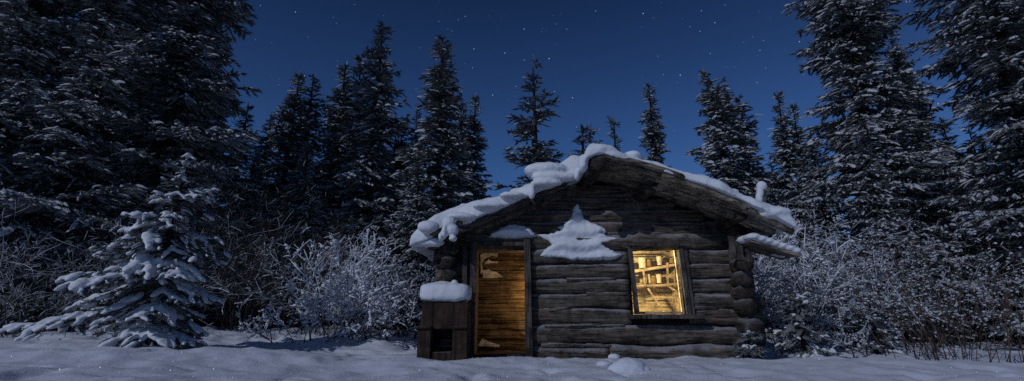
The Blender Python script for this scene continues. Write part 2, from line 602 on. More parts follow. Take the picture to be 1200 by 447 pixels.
def grow(seed, H, Rad, low=0.04, dz=0.17, per=5, power=0.8, droop=0.28, tw=0.085, snow=0.45, ragged=0.35,
         step=0.17, asym=None, top_bend=0.0, patch=0.5):
    """branch skeleton of a spruce -> arrays of sprays"""
    rng = np.random.RandomState(seed)
    Pn, D, L, W, SN, BR = [], [], [], [], [], []
    z = H * low
    ph0 = rng.uniform(0, 6.28)
    while z < H * 0.985:
        x = 1 - z / H
        prof = Rad * (x ** power) * (1.0 if x < 0.9 else 0.85)
        band = 0.75 + 0.5 * mnoise.noise(Vector((seed * 1.7, z * 0.9, 0)))
        for _ in range(per if x > 0.12 else 3):
            if rng.rand() < 0.10 + patch * 0.25:
                continue
            ph = rng.uniform(0, 6.28)
            side = 0.8 + 0.6 * mnoise.noise(Vector((math.cos(ph) * 1.3 + seed, math.sin(ph) * 1.3, z * 0.55)))
            ln = prof * rng.uniform(1 - ragged, 1 + ragged * 0.6) * band * side + 0.10
            if asym:
                ln *= asym(ph, x)
            el = -droop * min(1, x * 2.2) + 0.55 * max(0, 0.35 - x) * 2 + rng.normal(0, 0.07)
            dirh = np.array([math.cos(ph), math.sin(ph), 0.0])
            zz = z + rng.uniform(-dz, dz) * 0.5
            bend = np.array([-top_bend * max(0, (0.18 - x) / 0.18) ** 2, 0, 0])
            curve = rng.uniform(0.10, 0.30)

            def pt(t):
                return bend + dirh * (ln * t) + np.array([0, 0, zz + ln * (math.tan(el) * t + curve * t * t * 0.7)])
            n = max(2, int(ln / step))
            pts = [pt(i / n) for i in range(n + 1)]
            BR.append((pts, 0.006 + ln * 0.009))
            clump = rng.rand()
            for i in range(n):
                t = (i + 0.5) / n
                a, c = pts[i], pts[i + 1]
                dd = (c - a) / (np.linalg.norm(c - a) + 1e-6)
                sn = snow * (0.35 + 0.9 * clump) * (0.6 + 0.5 * t)
                if t > 0.12 or ln < 0.5:
                    Pn.append(a); D.append(dd); L.append(step * 1.35); W.append(tw); SN.append(rng.rand() < sn)
                if t < 0.08 and ln > 0.8:
                    continue
                for sg in (-1, 1):
                    if rng.rand() < 0.12:
                        continue
                    l2 = (0.50 * ln * (1.02 - t) ** 0.8 + 0.10) * rng.uniform(0.5, 1.1)
                    l2 = min(l2, 0.75)
                    an = sg * rng.uniform(0.65, 1.15)
                    d2 = np.array([dd[0] * math.cos(an) - dd[1] * math.sin(an), dd[0] * math.sin(an) + dd[1] * math.cos(an),
                                   dd[2] * 0.6 - rng.uniform(0.02, 0.35)])
                    d2 /= np.linalg.norm(d2)
                    p = a + (c - a) * rng.rand()
                    m2 = max(1, int(l2 / (step * 0.95) + 0.5))
                    for q in range(m2):
                        j = d2 + rng.normal(0, 0.16, 3)
                        j /= np.linalg.norm(j)
                        Pn.append(p); D.append(j); L.append(l2 / m2 * 1.45); W.append(tw * rng.uniform(0.7, 1.15) * (1 - 0.25 * q / m2))
                        SN.append(rng.rand() < sn)
                        p = p + d2 * (l2 / m2)
        z += dz * rng.uniform(0.7, 1.3) * (0.55 + 0.6 * min(1, x * 1.5))
    # leader shoot
    for q in range(4):
        Pn.append(np.array([-top_bend, 0, H * 0.985 - 0.1 * q])); D.append(np.array([rng.normal(0, .15), rng.normal(0, .15), 1.0]))
        L.append(0.22); W.append(tw * 0.7); SN.append(rng.rand() < 0.3)
    zt = np.array([p[2] for p in Pn])
    W = list(np.array(W) * (0.5 + 0.5 * np.clip((1 - zt / H) * 4, 0, 1)))
    D = np.array(D)
    D /= np.linalg.norm(D, axis=1, keepdims=True)
    return np.array(Pn), D, np.array(L), np.array(W), np.array(SN), BR, rng


def trunk_mb(H, r, BR, top_bend=0.0, bseg=True):
    mb = MB()
    n = 14
    pts, rad = [], []
    for i in range(n + 1):
        t = i / n
        bx = -top_bend * max(0, (t - 0.82) / 0.18) ** 2
        pts.append((bx + 0.02 * math.sin(t * 7), 0.02 * math.cos(t * 5), -0.25 + (H + 0.2) * t))
        rad.append(r * (1 - t) ** 0.9 + 0.012)
    mb.tube(pts, rad, 8)
    if bseg:
        for bp, br in BR:
            if len(bp) > 2:
                q = bp[::2] if len(bp) > 4 else bp
                mb.tube([tuple(p) for p in q], [br * (1 - 0.8 * i / (len(q) - 1)) for i in range(len(q))], 3)
    return mb


PROTO = {}


def spruce_proto(key, **kw):
    tb = kw.get('top_bend', 0.0)
    Pn, D, L, W, SN, BR, rng = grow(**kw)
    V, T, VS, TS = spray_mesh(Pn, D, L, W, rng, SN)
    cm = tri_mesh('crown', V, T, M['needle'])
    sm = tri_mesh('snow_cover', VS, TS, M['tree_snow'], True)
    tmb = trunk_mb(kw['H'], 0.011 * kw['H'] + 0.03, BR, tb)
    t = tmb.build('trunk', M['bark'], None, True)
    tm = t.data
    bpy.data.objects.remove(t)
    PROTO[key] = (tm, cm, sm, kw['H'])


def spruce(key, x, y, H, label, rz=0.0, wide=1.0, group='spruce trees around the clearing', lean=(0, 0), name='spruce_tree'):
    tm, cm, sm, H0 = PROTO[key]
    s = H / H0
    o = thing(name, label, 'tree', (x, y, gz(x, y) - 0.05), rz, (s * wide, s * wide, s), group)
    o.rotation_euler = (lean[0], lean[1], rz)
    link('trunk', tm, o)
    c = link('crown', cm, o)
    link('snow_cover', sm, c)
    return o


# prototypes: slim spires, open crowns, big thick boundary trees
spruce_proto('spire', seed=3, H=9.0, Rad=2.1, per=7, dz=0.16, power=1.0, snow=0.34, ragged=0.5, tw=0.055, step=0.13)
spruce_proto('spire_b', seed=8, H=9.0, Rad=2.4, per=7, dz=0.17, power=0.95, snow=0.32, ragged=0.55, tw=0.055, step=0.13)
spruce_proto('open', seed=21, H=8.5, Rad=2.5, per=6, dz=0.27, power=0.85, snow=0.22, ragged=0.5, tw=0.055, step=0.13, droop=0.15, patch=0.9)
spruce_proto('broad', seed=14, H=9.0, Rad=2.7, per=7, dz=0.165, power=0.85, snow=0.42, ragged=0.5, tw=0.06, step=0.14)
spruce_proto('bent', seed=33, H=8.5, Rad=2.0, per=8, dz=0.16, power=0.70, snow=0.60, ragged=0.4, tw=0.06, step=0.13, top_bend=0.28)
spruce_proto('giant', seed=41, H=14.0, Rad=2.2, per=11, dz=0.17, power=0.60, snow=0.55, ragged=0.5, tw=0.048, step=0.12, low=0.03)
spruce_proto('giant_b', seed=57, H=14.0, Rad=2.4, per=11, dz=0.18, power=0.62, snow=0.48, ragged=0.5, tw=0.048, step=0.12, low=0.03)
spruce_proto('thin', seed=66, H=6.0, Rad=0.95, per=4, dz=0.2, power=0.9, snow=0.2, ragged=0.6, tw=0.045, step=0.12, patch=1.0)


def by_top(key, u, v, Y, label, **kw):
    kw['wide'] = kw.get('wide', 1.0) * 1.14
    x, y, z = P(u, v, Y)
    return spruce(key, x, Y, z - gz(x, Y) + 0.05, label, **kw)


# left mass
spruce('giant', -8.05, 10.5, 15.2, 'huge dark spruce whose frosted trunkside edges the left of the open sky', 0.4)
spruce('giant_b', -9.3, 9.6, 13.4, 'tall snow flecked spruce rising behind the small snow laden fir', 2.2)
spruce('giant', -10.6, 9.2, 14.0, 'towering dark spruce filling the far left edge', 3.6)
spruce('giant_b', -11.6, 13.0, 15.0, 'tall spruce half hidden between the two huge left hand spruces', 1.0)
spruce('broad', -8.9, 12.8, 9.0, 'medium spruce in the shade under the huge left hand spruce', 5.0)
spruce('giant', -14.6, 12.0, 13.0, 'dark spruce in the far left corner behind the towering one', 4.2)
# skyline left of the cabin
by_top('spire_b', 291, 122, 15.5, 'small dark spruce poking out beside the huge left hand trees', rz=0.3)
by_top('spire', 345, 80, 15.0, 'slim dark spruce with a leaning pointed tip, first of the skyline row', rz=1.2, lean=(0, 0.03))
by_top('spire_b', 368, 86, 17.0, 'narrow spruce just behind the slim leaning one', rz=2.0)
by_top('spire', 405, 74, 16.0, 'dark spruce on the left shoulder of the tallest skyline spruce', rz=0.2)
by_top('spire_b', 424, 64, 16.5, 'spruce squeezed between the tallest skyline spruce and its left shoulder tree', rz=4.4)
by_top('broad', 449, 27, 14.0, 'tallest skyline spruce with thick ragged top left of the cabin', rz=2.9, wide=0.85)
by_top('spire', 472, 138, 15.5, 'short spruce between the two tallest skyline spruces', rz=4.0)
by_top('spire', 519, 41, 13.2, 'tall narrow frosted spruce standing left of the cabin roof', rz=5.2, wide=1.15)
by_top('spire_b', 489, 121, 14.2, 'stubby topped spruce against the left flank of the tall narrow frosted one', rz=1.5, wide=0.7)
by_top('spire_b', 541, 108, 15.8, 'slender dark spruce tucked right behind the tall narrow frosted one', rz=3.1, wide=0.85)
by_top('spire', 557, 110, 16.5, 'last slender spruce before the open gap of sky', rz=0.9, wide=0.85)
by_top('open', 625, 67, 13.6, 'lone open crowned spruce against the sky above the left roof slope', rz=2.4)
by_top('spire_b', 318, 132, 17.5, 'small spruce tip low between the stray small spruce and the slim leaning one', rz=1.1)
by_top('broad', 300, 176, 13.0, 'bushy low spruce behind the dim arching willow', rz=5.0)
by_top('broad', 362, 168, 13.0, 'bushy low spruce under the slim leaning pair', rz=0.8)
by_top('broad', 492, 178, 12.4, 'bushy low spruce at the foot of the tall narrow frosted one', rz=3.3)
# over the roof
by_top('thin', 682, 149, 19.0, 'tiny spruce tip beside the roof peak, left of the pair', rz=0.5, wide=1.3)
by_top('thin', 692, 148, 20.0, 'tiny spruce tip beside the roof peak, right of the pair', rz=2.5)
by_top('thin', 719, 136, 20.5, 'bare thin spruce leader sticking up behind the roof peak', rz=4.5, wide=0.8)
by_top('spire', 760, 96, 17.5, 'narrow column shaped spruce standing alone behind the right roof slope', rz=4.9, wide=0.85)
by_top('bent', 836, 79, 14.0, 'frosted spruce with a bent club top behind the right roof slope', rz=0.0)
by_top('spire_b', 866, 112, 14.6, 'bushy spruce joined to the right flank of the bent topped one', rz=3.7)
by_top('spire', 902, 109, 17.0, 'slim spire spruce between the bent topped one and the big right hand spruce', rz=1.9, lean=(0, -0.04), wide=0.8)
by_top('spire', 928, 120, 17.5, 'slim spire spruce touching the big right hand spruce', rz=0.7, wide=0.85)
by_top('spire_b', 948, 150, 13.5, 'shorter frosted spruce at the foot of the big right hand spruce', rz=5.7)
# right mass
spruce('giant', 9.25, 11.6, 14.6, 'big thick frosted spruce rising out of frame right of the cabin', 1.9)
by_top('giant_b', 1040, 28, 13.2, 'dark spruce forming the right shoulder of the big right hand spruce', rz=0.6, wide=0.9)
spruce('giant_b', 10.85, 9.4, 14.5, 'tall dark spruce near the right edge across the sliver of sky', 3.0)
spruce('giant', 12.9, 9.6, 13.6, 'dark spruce cut by the right edge of the picture', 5.1)
by_top('broad', 1103, 138, 14.2, 'shadowy spruce in the gap between the two right hand giants', rz=2.2)
by_top('broad', 1072, 172, 12.6, 'lower dark spruce closing the gap under the right shoulder spruce', rz=4.0)
by_top('spire_b', 1135, 150, 12.0, 'dark spruce crowding the foot of the tall one near the right edge', rz=1.3)
spruce('broad', 8.3, 10.6, 5.2, 'low frosted spruce behind the snowy alder thicket', 0.3)
spruce('giant_b', 15.6, 13.0, 12.6, 'dark spruce at the far right behind the edge tree', 0.2)
# the wood behind: one and the same dark wall of trees
rr = random.Random(5)
for i in range(34):
    x = -19 + i * 1.18 + rr.uniform(-0.5, 0.5)
    y = rr.uniform(17.5, 23)
    h = rr.uniform(4.2, 6.0) if abs(x - 2) < 6 else rr.uniform(5.5, 7.5)
    if -0.4 < x < 1.6:
        h = rr.uniform(3.0, 3.8)
    spruce(rr.choice(['broad', 'spire_b', 'bent']), x, y, h, 'dark spruce deep in the wood behind the clearing',
           rr.uniform(0, 6), wide=1.25, group='dark spruces deep in the wood')

# ------------------------------------------------------------------ small snow laden spruce (left front)


def snowy_fir(name, label, x, y, H, Rad, seed, asym=None, per=5, dz=0.16, lump=0.055, voxel=0.018, droop=0.42, power=0.9, cover=1.0):
    Pn, D, L, W, SN, BR, rng = grow(seed, H, Rad, low=0.05, dz=dz, per=per, power=power, droop=droop, tw=0.040, snow=0.0,
                                    ragged=0.3, step=0.10, asym=asym, patch=0.1)
    V, T, VS, TS = spray_mesh(Pn, D, L, W, rng, rng.rand(len(Pn)) < 0.5)
    z0 = gz(x, y) - 0.03
    o = thing(name, label, 'tree', (x, y, z0))
    t = trunk_mb(H, 0.035, BR).build('trunk', M['bark'], o, True)
    c = link('crown', tri_mesh('crown', V, T, M['needle']), o)
    mb = MB()
    for pts, br in BR:
        n = len(pts) - 1
        ln = float(np.linalg.norm(pts[-1] - pts[0]))
        i = 1
        while i <= n:
            p = np.array(pts[i])
            t_ = i / n
            d = pts[i] - pts[i - 1]
            ang = math.atan2(d[1], d[0])
            sl = math.atan2(d[2], math.hypot(d[0], d[1]))
            ca, sa, cs, ss = math.cos(ang), math.sin(ang), math.cos(sl), math.sin(sl)
            rot = np.array([[ca * cs, -sa, -ca * ss], [sa * cs, ca, -sa * ss], [ss, 0, cs]])
            g_ = lump * rng.uniform(0.6, 1.35) * (0.7 + 0.5 * min(1, ln))
            if rng.rand() < 0.74 * cover:
                mb.blob(p + np.array([0, 0, g_ * 0.36]), (g_ * 1.45, g_ * (0.7 + 0.5 * (1 - abs(2 * t_ - 1.1))), g_ * 0.42), rot)
            # lumps lying on the side twigs
            for sg in (-1, 1):
                if rng.rand() < 0.9 * cover and ln > 0.25:
                    off = rng.uniform(0.4, 1.0) * (0.40 * ln * (1.05 - t_) + 0.05)
                    off = min(off, 0.36)
                    q = p + np.array([-sa * sg * off + ca * off * 0.5, ca * sg * off + sa * off * 0.5, -0.42 * off])
                    g2 = g_ * rng.uniform(0.5, 0.95)
                    an2 = ang + sg * 0.9
                    c2, s2 = math.cos(an2), math.sin(an2)
                    sd = -0.55
                    rot2 = np.array([[c2 * math.cos(sd), -s2, -c2 * math.sin(sd)], [s2 * math.cos(sd), c2, -s2 * math.sin(sd)],
                                     [math.sin(sd), 0, math.cos(sd)]])
                    mb.blob(q + np.array([0, 0, g2 * 0.4]), (g2 * 1.9, g2 * 0.9, g2 * 0.46), rot2)
                    if off > 0.12:
                        q = p + np.array([-sa * sg * off + ca * off * 0.5, ca * sg * off + sa * off * 0.5, -0.2 * off]) * 0.5
                        mb.blob(q + np.array([0, 0, g2 * 0.45]), (g2 * 1.9, g2, g2 * 0.65), rot2)
                        if rng.rand() < 0.7:
                            q = p + np.array([-sa * sg * off + ca * off * 0.5, ca * sg * off + sa * off * 0.5, -0.62 * off]) * 1.35
                            mb.blob(q + np.array([0, 0, g2 * 0.3]), (g2 * 1.5, g2 * 0.6, g2 * 0.5), rot2)
            i += 1
    mb.blob((0, 0, H - 0.02), (0.035, 0.035, 0.06))
    soft_snow(mb, 'snow_cover', c, voxel, 2, disp=0.03, dscale=0.07)
    return o


def asym_left(ph, x):
    """long boughs sweeping to the left, a narrow column to the right"""
    c = -math.cos(ph)
    left = min(2.9, 3.5 * x ** 1.25)
    right = 0.62 * min(1.0, x * 4) ** 0.6
    mid = 1.05 * x ** 0.8
    f = mid + (left - mid) * max(0, c) ** 1.3 if c > 0 else mid + (right - mid) * (-c)
    return f / (x ** 0.9 + 0.02)


snowy_fir('snowy_spruce', 'small young spruce bowed under thick pads of snow in the left foreground', -4.68, 6.5, 2.68, 1.08, 5,
          asym_left, per=8, dz=0.18, power=0.9, lump=0.058, droop=0.52, cover=0.72).scale = (1.0, 1.0, 0.96)
snowy_fir('snowy_spruce', 'waist high snow draped spruce seedling right beside the cabin corner', 3.98, 6.85, 0.98, 0.52, 12, per=7, dz=0.11, lump=0.042)
snowy_fir('snowy_spruce', 'tiny snow covered seedling against the lowest wall log', 3.12, 6.58, 0.40, 0.28, 17, per=6, dz=0.09, lump=0.035)
snowy_fir('snowy_spruce', 'slim snow capped spruce seedling in front of the alder thicket', 5.75, 7.9, 0.95, 0.36, 19, per=4, dz=0.14, lump=0.06)

# ------------------------------------------------------------------ shrubs


def shrub(name, label, x, y, H, n, spread, seed, lean=(0, 0), side=7, arch=0.35, snow_p=0.85, r=0.012, base=0.35, snow_r=1.0,
          stem_mat='stem', cat='shrub', up=1.0, flecks=0, twig=0.42, group=None):
    rnd = random.Random(seed)
    st, sn = MB(), MB()

    def branch(p, d, ln, rad, depth):
        m = 6 if depth == 0 else (4 if depth == 1 else 3)
        pts = [Vector(p)]
        d = Vector(d)
        for i in range(m):
            d = d + Vector((rnd.gauss(0, .15), rnd.gauss(0, .15), rnd.gauss(0, .11) - (arch * 0.16 if depth == 0 else 0.03)))
            d.normalize()
            pts.append(pts[-1] + d * ln / m)
        if any(-1.45 < q.x + x < 3.85 and 6.2 < q.y + y < 10.1 for q in pts):
            return
        rads = [rad * (1 - 0.75 * i / m) for i in range(m + 1)]
        st.tube(pts, rads, 4 if depth == 0 else 3)
        # snow along the upper side
        run = []
        for i in range(m + 1):
            ok = rnd.random() < snow_p and (depth > 0 or i > 1)
            if ok:
                h = snow_r * rnd.uniform(0.4, 1.5) * (0.0062 if depth else 0.0075)
                run.append((pts[i] + Vector((0, 0, rads[i] * 0.6 + h * 0.5)), h))
            if (not ok or i == m) and len(run) > 1:
                sn.tube([q for q, _ in run], [h * (0.5 if k in (0, len(run) - 1) else 1) for k, (_, h) in enumerate(run)], 4)
            if not ok:
                run = []
        if depth < 2:
            cnt = side if depth == 0 else max(2, side // 3)
            for _ in range(cnt):
                f = rnd.uniform(0.25 if depth == 0 else 0.2, 1.0)
                i = min(m - 1, int(f * m))
                q = pts[i].lerp(pts[i + 1], f * m - i)
                dd = (pts[i + 1] - pts[i]).normalized()
                k = Vector((rnd.gauss(0, 1), rnd.gauss(0, 1), rnd.gauss(0.15, 0.6)))
                k = (k - dd * k.dot(dd)).normalized()
                d2 = dd * rnd.uniform(0.4, 1.0) + k * rnd.uniform(0.5, 1.0)
                branch(q, d2.normalized(), ln * twig * rnd.uniform(0.5, 1.15) * (1.15 - 0.5 * f), max(0.0025, rad * 0.42), depth + 1)
        if flecks and depth == 1:
            for _ in range(flecks):
                f = rnd.uniform(0.2, 1)
                i = min(m - 1, int(f * m))
                q = pts[i].lerp(pts[i + 1], f * m - i)
                s = rnd.uniform(0.010, 0.024) * snow_r
                sn.blob(q + Vector((0, 0, s * 0.3)), (s * 1.2, s * 1.1, s * 0.8))

    if stem_mat == 'stem' and n > 8:
        n, side, r = int(n * 1.3), side + 3, r * 0.72
    for i in range(n):
        a = rnd.uniform(0, 6.283)
        rr_ = base * math.sqrt(rnd.random())
        o = Vector((math.cos(a) * rr_, math.sin(a) * rr_, -0.05))
        a2 = a + rnd.gauss(0, 0.6)
        tilt = spread * rnd.uniform(0.15, 1.0)
        d = Vector((math.cos(a2) * tilt + lean[0], math.sin(a2) * tilt + lean[1], up)).normalized()
        branch(o, d, H * rnd.uniform(0.65, 1.12), r * rnd.uniform(0.7, 1.2), 0)
    t = thing(name, label, cat, (x, y, gz(x, y)), group=group)
    s = st.build('stems', M[stem_mat], t, True)
    if sn.n:
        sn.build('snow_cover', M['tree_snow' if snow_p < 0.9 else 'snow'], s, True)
    return t


def ux(u, Y, v=385):
    return P(u, v, Y)[0]


SG = 'snow covered shrubs around the cabin'
shrub('willow_shrub', 'big dim arching willow beside the small snow laden spruce', ux(285, 9.4), 9.4, 2.8, 30, 0.75, 1, lean=(0.10, 0), side=10,
      snow_p=0.34, snow_r=0.7, r=0.009, twig=0.46, group=SG)
shrub('willow_shrub', 'second dim willow bending right toward the bright frosted shrub', ux(335, 10.0), 10.0, 2.5, 24, 0.7, 2, lean=(0.2, 0), side=10,
      snow_p=0.34, snow_r=0.7, r=0.009, twig=0.46, group=SG)
shrub('willow_shrub', 'bright frosted shrub with fanned white twigs in the left clearing', ux(398, 9.0), 9.0, 1.85, 20, 0.8, 3, lean=(0.06, 0), side=8,
      snow_p=0.97, snow_r=1.45, flecks=3, group=SG)
shrub('willow_shrub', 'frosted shrub left behind the bright fanned one', ux(362, 9.6), 9.6, 2.0, 16, 0.8, 4, side=8, snow_p=0.9, flecks=2, group=SG)
shrub('willow_shrub', 'low frosted brush under the bright fanned shrub', ux(365, 8.7), 8.7, 0.75, 16, 1.2, 5, side=6, snow_p=0.95, base=0.7, flecks=2, group=SG)
shrub('willow_shrub', 'low snowy brush between the bright shrub and the stove box', ux(452, 9.1), 9.1, 0.95, 14, 1.0, 6, side=6, snow_p=0.92, base=0.6, flecks=2, group=SG)
shrub('willow_shrub', 'speckled frosted shrub just left of the cabin eave', ux(480, 10.2), 10.2, 1.9, 13, 0.6, 7, side=8, snow_p=0.8, flecks=3, group=SG)
shrub('willow_shrub', 'dim bent brush at the far left edge behind the snow laden spruce', ux(20, 8.6), 8.6, 1.9, 24, 1.0, 8, lean=(0.3, 0), side=9, snow_p=0.7, snow_r=0.7, r=0.009, twig=0.46, group=SG)
shrub('willow_shrub', 'dim brush behind the snow laden spruce', ux(150, 9.0), 9.0, 2.0, 22, 0.9, 9, side=9, snow_p=0.6, snow_r=0.7, r=0.009, twig=0.46, group=SG)
# right: alder thicket leaning
shrub('alder_shrub', 'white twigged alder close behind the right cabin corner', ux(925, 9.0), 9.0, 2.2, 18, 0.7, 11, lean=(0.05, 0), side=9, snow_p=0.92, snow_r=1.3, flecks=3, group=SG)
shrub('alder_shrub', 'leaning alder with long slanted snowy stems in the right thicket', ux(1040, 8.6), 8.6, 2.6, 18, 0.5, 12, lean=(-0.75, 0), side=9, snow_p=0.62, snow_r=1.1, flecks=3, group=SG)
shrub('alder_shrub', 'frosted alder in the middle of the right thicket', ux(985, 9.3), 9.3, 2.3, 16, 0.75, 13, lean=(-0.1, 0), side=9, snow_p=0.78, flecks=3, group=SG)
shrub('alder_shrub', 'tall frosted alder reaching up under the big right hand spruce', ux(955, 10.3), 10.3, 2.7, 16, 0.5, 14, side=10, snow_p=0.66, flecks=3, group=SG)
shrub('alder_shrub', 'dim alder at the right end of the thicket', ux(1085, 8.9), 8.9, 2.3, 16, 0.7, 15, lean=(-0.15, 0), side=9, snow_p=0.30, flecks=2, group=SG)
shrub('alder_shrub', 'low snow clotted brush under the right thicket', ux(1010, 7.9), 7.9, 0.7, 16, 1.2, 16, side=6, snow_p=0.85, base=0.8, flecks=2, group=SG)
shrub('willow_shrub', 'brown upright willow with dry leaves, nearest the right edge', ux(1150, 6.6, 425), 6.6, 1.75, 30, 0.35, 17, lean=(0.06, 0), side=6, snow_p=0.25,
      snow_r=0.8, stem_mat='dry_stem', base=0.7, twig=0.25, r=0.007, flecks=1, group=SG)
shrub('willow_shrub', 'brown upright willow left of the edge one, in front of the dim alder', ux(1100, 7.2, 420), 7.2, 1.7, 24, 0.35, 18, lean=(0.02, 0), side=6, snow_p=0.3,
      snow_r=0.8, stem_mat='dry_stem', base=0.6, twig=0.25, r=0.007, flecks=1, group=SG)
shrub('willow_shrub', 'pale frosted shrub tops behind the brown willows', ux(1120, 9.6), 9.6, 2.4, 14, 0.6, 19, side=9, snow_p=0.4, flecks=2, group=SG)
# single stalks
shrub('dry_stalk', 'thin dry stalk standing just left of the stove box', ux(484, 6.55, 420), 6.55, 0.95, 1, 0.05, 23, side=5, snow_p=0.2, base=0.01, twig=0.18, r=0.008, flecks=2, cat='plant')
shrub('dry_grass', 'tuft of dry grass poking from the snow under the window wall', P(709, 412, 6.35)[0], 6.35, 0.24, 11, 0.45, 24, side=1, snow_p=0.2, base=0.05, twig=0.25,
      stem_mat='dry_stem', r=0.005, cat='plant')
shrub('dry_grass', 'small sparse dry twigs in the snow left of the grass tuft', P(672, 414, 6.4)[0], 6.4, 0.13, 6, 0.9, 25, side=1, snow_p=0.1, base=0.12, twig=0.3,
      stem_mat='dry_stem', r=0.004, cat='plant')

# ------------------------------------------------------------------ cabin
WY = 7.0                      # outer face of the front wall
XL, XR = -0.86, 3.28          # side walls
RX, RZ = 1.145, 2.74          # ridge
SL = 0.44                     # roof slope
YB = 9.75                     # back wall
cabin = thing('log_cabin', 'old grey log cabin with snow piled on its low roof and a glowing window', 'cabin', (0, 0, 0))


def roof_z(x):
    d = x - RX
    if d < 0:
        return RZ + SL * d
    return RZ - 0.20 * d - 0.075 * d * d      # the right slope has bowed


DX0, DX1, DZ1 = -0.60, 0.26, 1.66       # door opening (incl. frame)
WX0, WX1, WZ0, WZ1 = 1.70, 2.54, 0.63, 1.66   # window opening (incl. frame)

fw = MB()
rnd = random.Random(77)
# courses: (z centre, radius)
zc = [0.10, 0.37, 0.62, 0.84, 1.05, 1.26, 1.47, 1.70, 1.91]
rd = [0.140, 0.142, 0.125, 0.118, 0.115, 0.113, 0.118, 0.122, 0.112]
for i, (z, r) in enumerate(zip(zc, rd)):
    xl = XL - rnd.uniform(0.18, 0.36)
    xr = XR + rnd.uniform(0.12, 0.34)
    if i == 7:
        xl = -1.24
    if i >= 8:
        xl, xr = XL + 0.05, XR - 0.05
    cuts = []
    if z - r * 0.6 < DZ1 and i < 7:
        cuts.append((DX0, DX1))
    if z + r * 0.5 > WZ0 and z - r * 0.5 < WZ1 and 2 <= i <= 7:
        if not (i == 7 and z - r * 0.8 > WZ1 - 0.08):
            cuts.append((WX0, WX1))
    x = xl
    segs = []
    for a, c in cuts:
        segs.append((x, a))
        x = c
    segs.append((x, xr))
    for k, (a, c) in enumerate(segs):
        if i == 0 and k == len(segs) - 1 and c - a > 2:      # the lowest log is broken in two
            brk = P(716, 410, 6.9)[0]
            fw.log((a, WY + r, z + 0.01), (brk, WY + r, z), r * 0.92, r * 0.9, i * 3.1 + k)
            a = brk + 0.012
        tilt = rnd.uniform(-0.012, 0.012)
        fw.log((a, WY + r + rnd.uniform(-0.02, 0.02), z - tilt), (c, WY + r + rnd.uniform(-0.02, 0.02), z + tilt), r * rnd.uniform(0.96, 1.04),
               r * rnd.uniform(0.88, 1.04), i * 3.1 + k, rough=0.24, warp=0.02, hew=rnd.uniform(0.72, 1.0))
# gable logs, each shorter than the one below
z = 2.10
i = 9
while z < RZ - 0.12:
    half = (RZ - 0.06 - z) / SL
    dd_ = RZ - 0.06 - z
    half_r = min((-0.20 + math.sqrt(0.04 + 0.3 * dd_)) / 0.15, XR - RX - 0.02)
    r = 0.103
    j = rnd.uniform(-0.06, 0.06)
    fw.log((RX - half + 0.02 + j, WY + r + rnd.uniform(-0.02, 0.02), z), (RX + half_r - 0.02, WY + r, z + rnd.uniform(-0.01, 0.01)), r, r * 0.95, i * 3.1, rough=0.13)
    z += 0.185
    i += 1
for i in range(8):
    zz = (zc[i] + rd[i] + zc[i + 1] - rd[i + 1]) / 2
    for _ in range(3):
        x = rnd.uniform(DX1 + 0.1, XR - 0.7)
        x2 = x + rnd.uniform(0.3, 0.9)
        if zz > WZ0 and zz < WZ1 + 0.02 and x2 > WX0 - 0.03 and x < WX1 + 0.03:
            if x < WX0 - 0.35:
                x2 = WX0 - 0.03
            elif x2 > WX1 + 0.3:
                x = WX1 + 0.03
            else:
                continue
        fw.log((x, WY + 0.055, zz + rnd.uniform(-.02, .02)), (min(x2, XR), WY + 0.06, zz + rnd.uniform(-.03, .03)), rnd.uniform(0.022, 0.036), rnd.uniform(0.015, 0.03),
               700 + i * 3.7 + x, rough=0.35, sides=8)
fw.build('front_wall', M['log'], cabin, True)

# chinking / inner skin closing the gaps (front), with holes for door and window
ch = MB()
y0, y1 = WY + 0.12, WY + 0.25
ch.box(XL, DX0, y0, y1, -0.2, 1.80)
ch.box(DX0, DX1, y0, y1, DZ1, 1.80)
ch.box(DX1, WX0 + 0.05, y0, y1, -0.2, 1.80)
ch.box(WX0 + 0.05, WX1 - 0.05, y0, y1, -0.2, WZ0)
ch.box(WX0 + 0.05, WX1 - 0.05, y0, y1, WZ1, 1.80)
ch.box(WX1 - 0.05, XR, y0, y1, -0.2, 1.80)
ch.prism([(XL, 1.80), (XR, 1.80), (XR, roof_z(XR) - 0.05), (XR - 0.5, roof_z(XR - 0.5) - 0.04), (XR - 1.1, roof_z(XR - 1.1) - 0.04), (RX, RZ - 0.03)], y0, y1)
ch.build('chinking', M['dark_inner'], cabin)

# side walls and back wall
for nm, X, sx in (('side_wall', XL, 1), ('side_wall', XR, -1)):
    sw = MB()
    for i, (z, r) in enumerate(zip(zc[:8], rd)):
        fr = WY - rnd.uniform(0.12, 0.36)
        if 0 < X and i in (3, 4):
            fr -= 0.08
        rr2 = r * rnd.uniform(0.88, 1.02)
        sw.log((X + rnd.uniform(-.04, .04), fr, z + 0.10 + rnd.uniform(-0.02, 0.02)), (X, YB + 0.25, z + 0.10), rr2, r, 50 + i * 2.3 + X, rough=0.34, warp=0.03)
    sw.box(min(X + sx * 0.05, X + sx * 0.14), max(X + sx * 0.05, X + sx * 0.14), WY + 0.235, YB, -0.2, roof_z(X + sx * 0.05) - 0.07 if X < 0 else roof_z(X - 0.05) - 0.076)
    sw.build(nm, M['log_y_shaded'], cabin, True)
bw = MB()
for i, (z, r) in enumerate(zip(zc[:8], rd)):
    bw.log((XL - 0.25, YB, z), (XR + 0.25, YB, z), r, r, 90 + i)
bw.box(XL, XR, YB - 0.20, YB - 0.05, -0.2, 1.80)
bw.prism([(XL, 1.80), (XR, 1.80), (XR - 0.5, roof_z(XR - 0.5) - 0.04), (XR - 1.1, roof_z(XR - 1.1) - 0.04), (RX, RZ - 0.03)], YB - 0.2, YB - 0.05)
bw.build('back_wall', M['log'], cabin, True)
fl = MB()
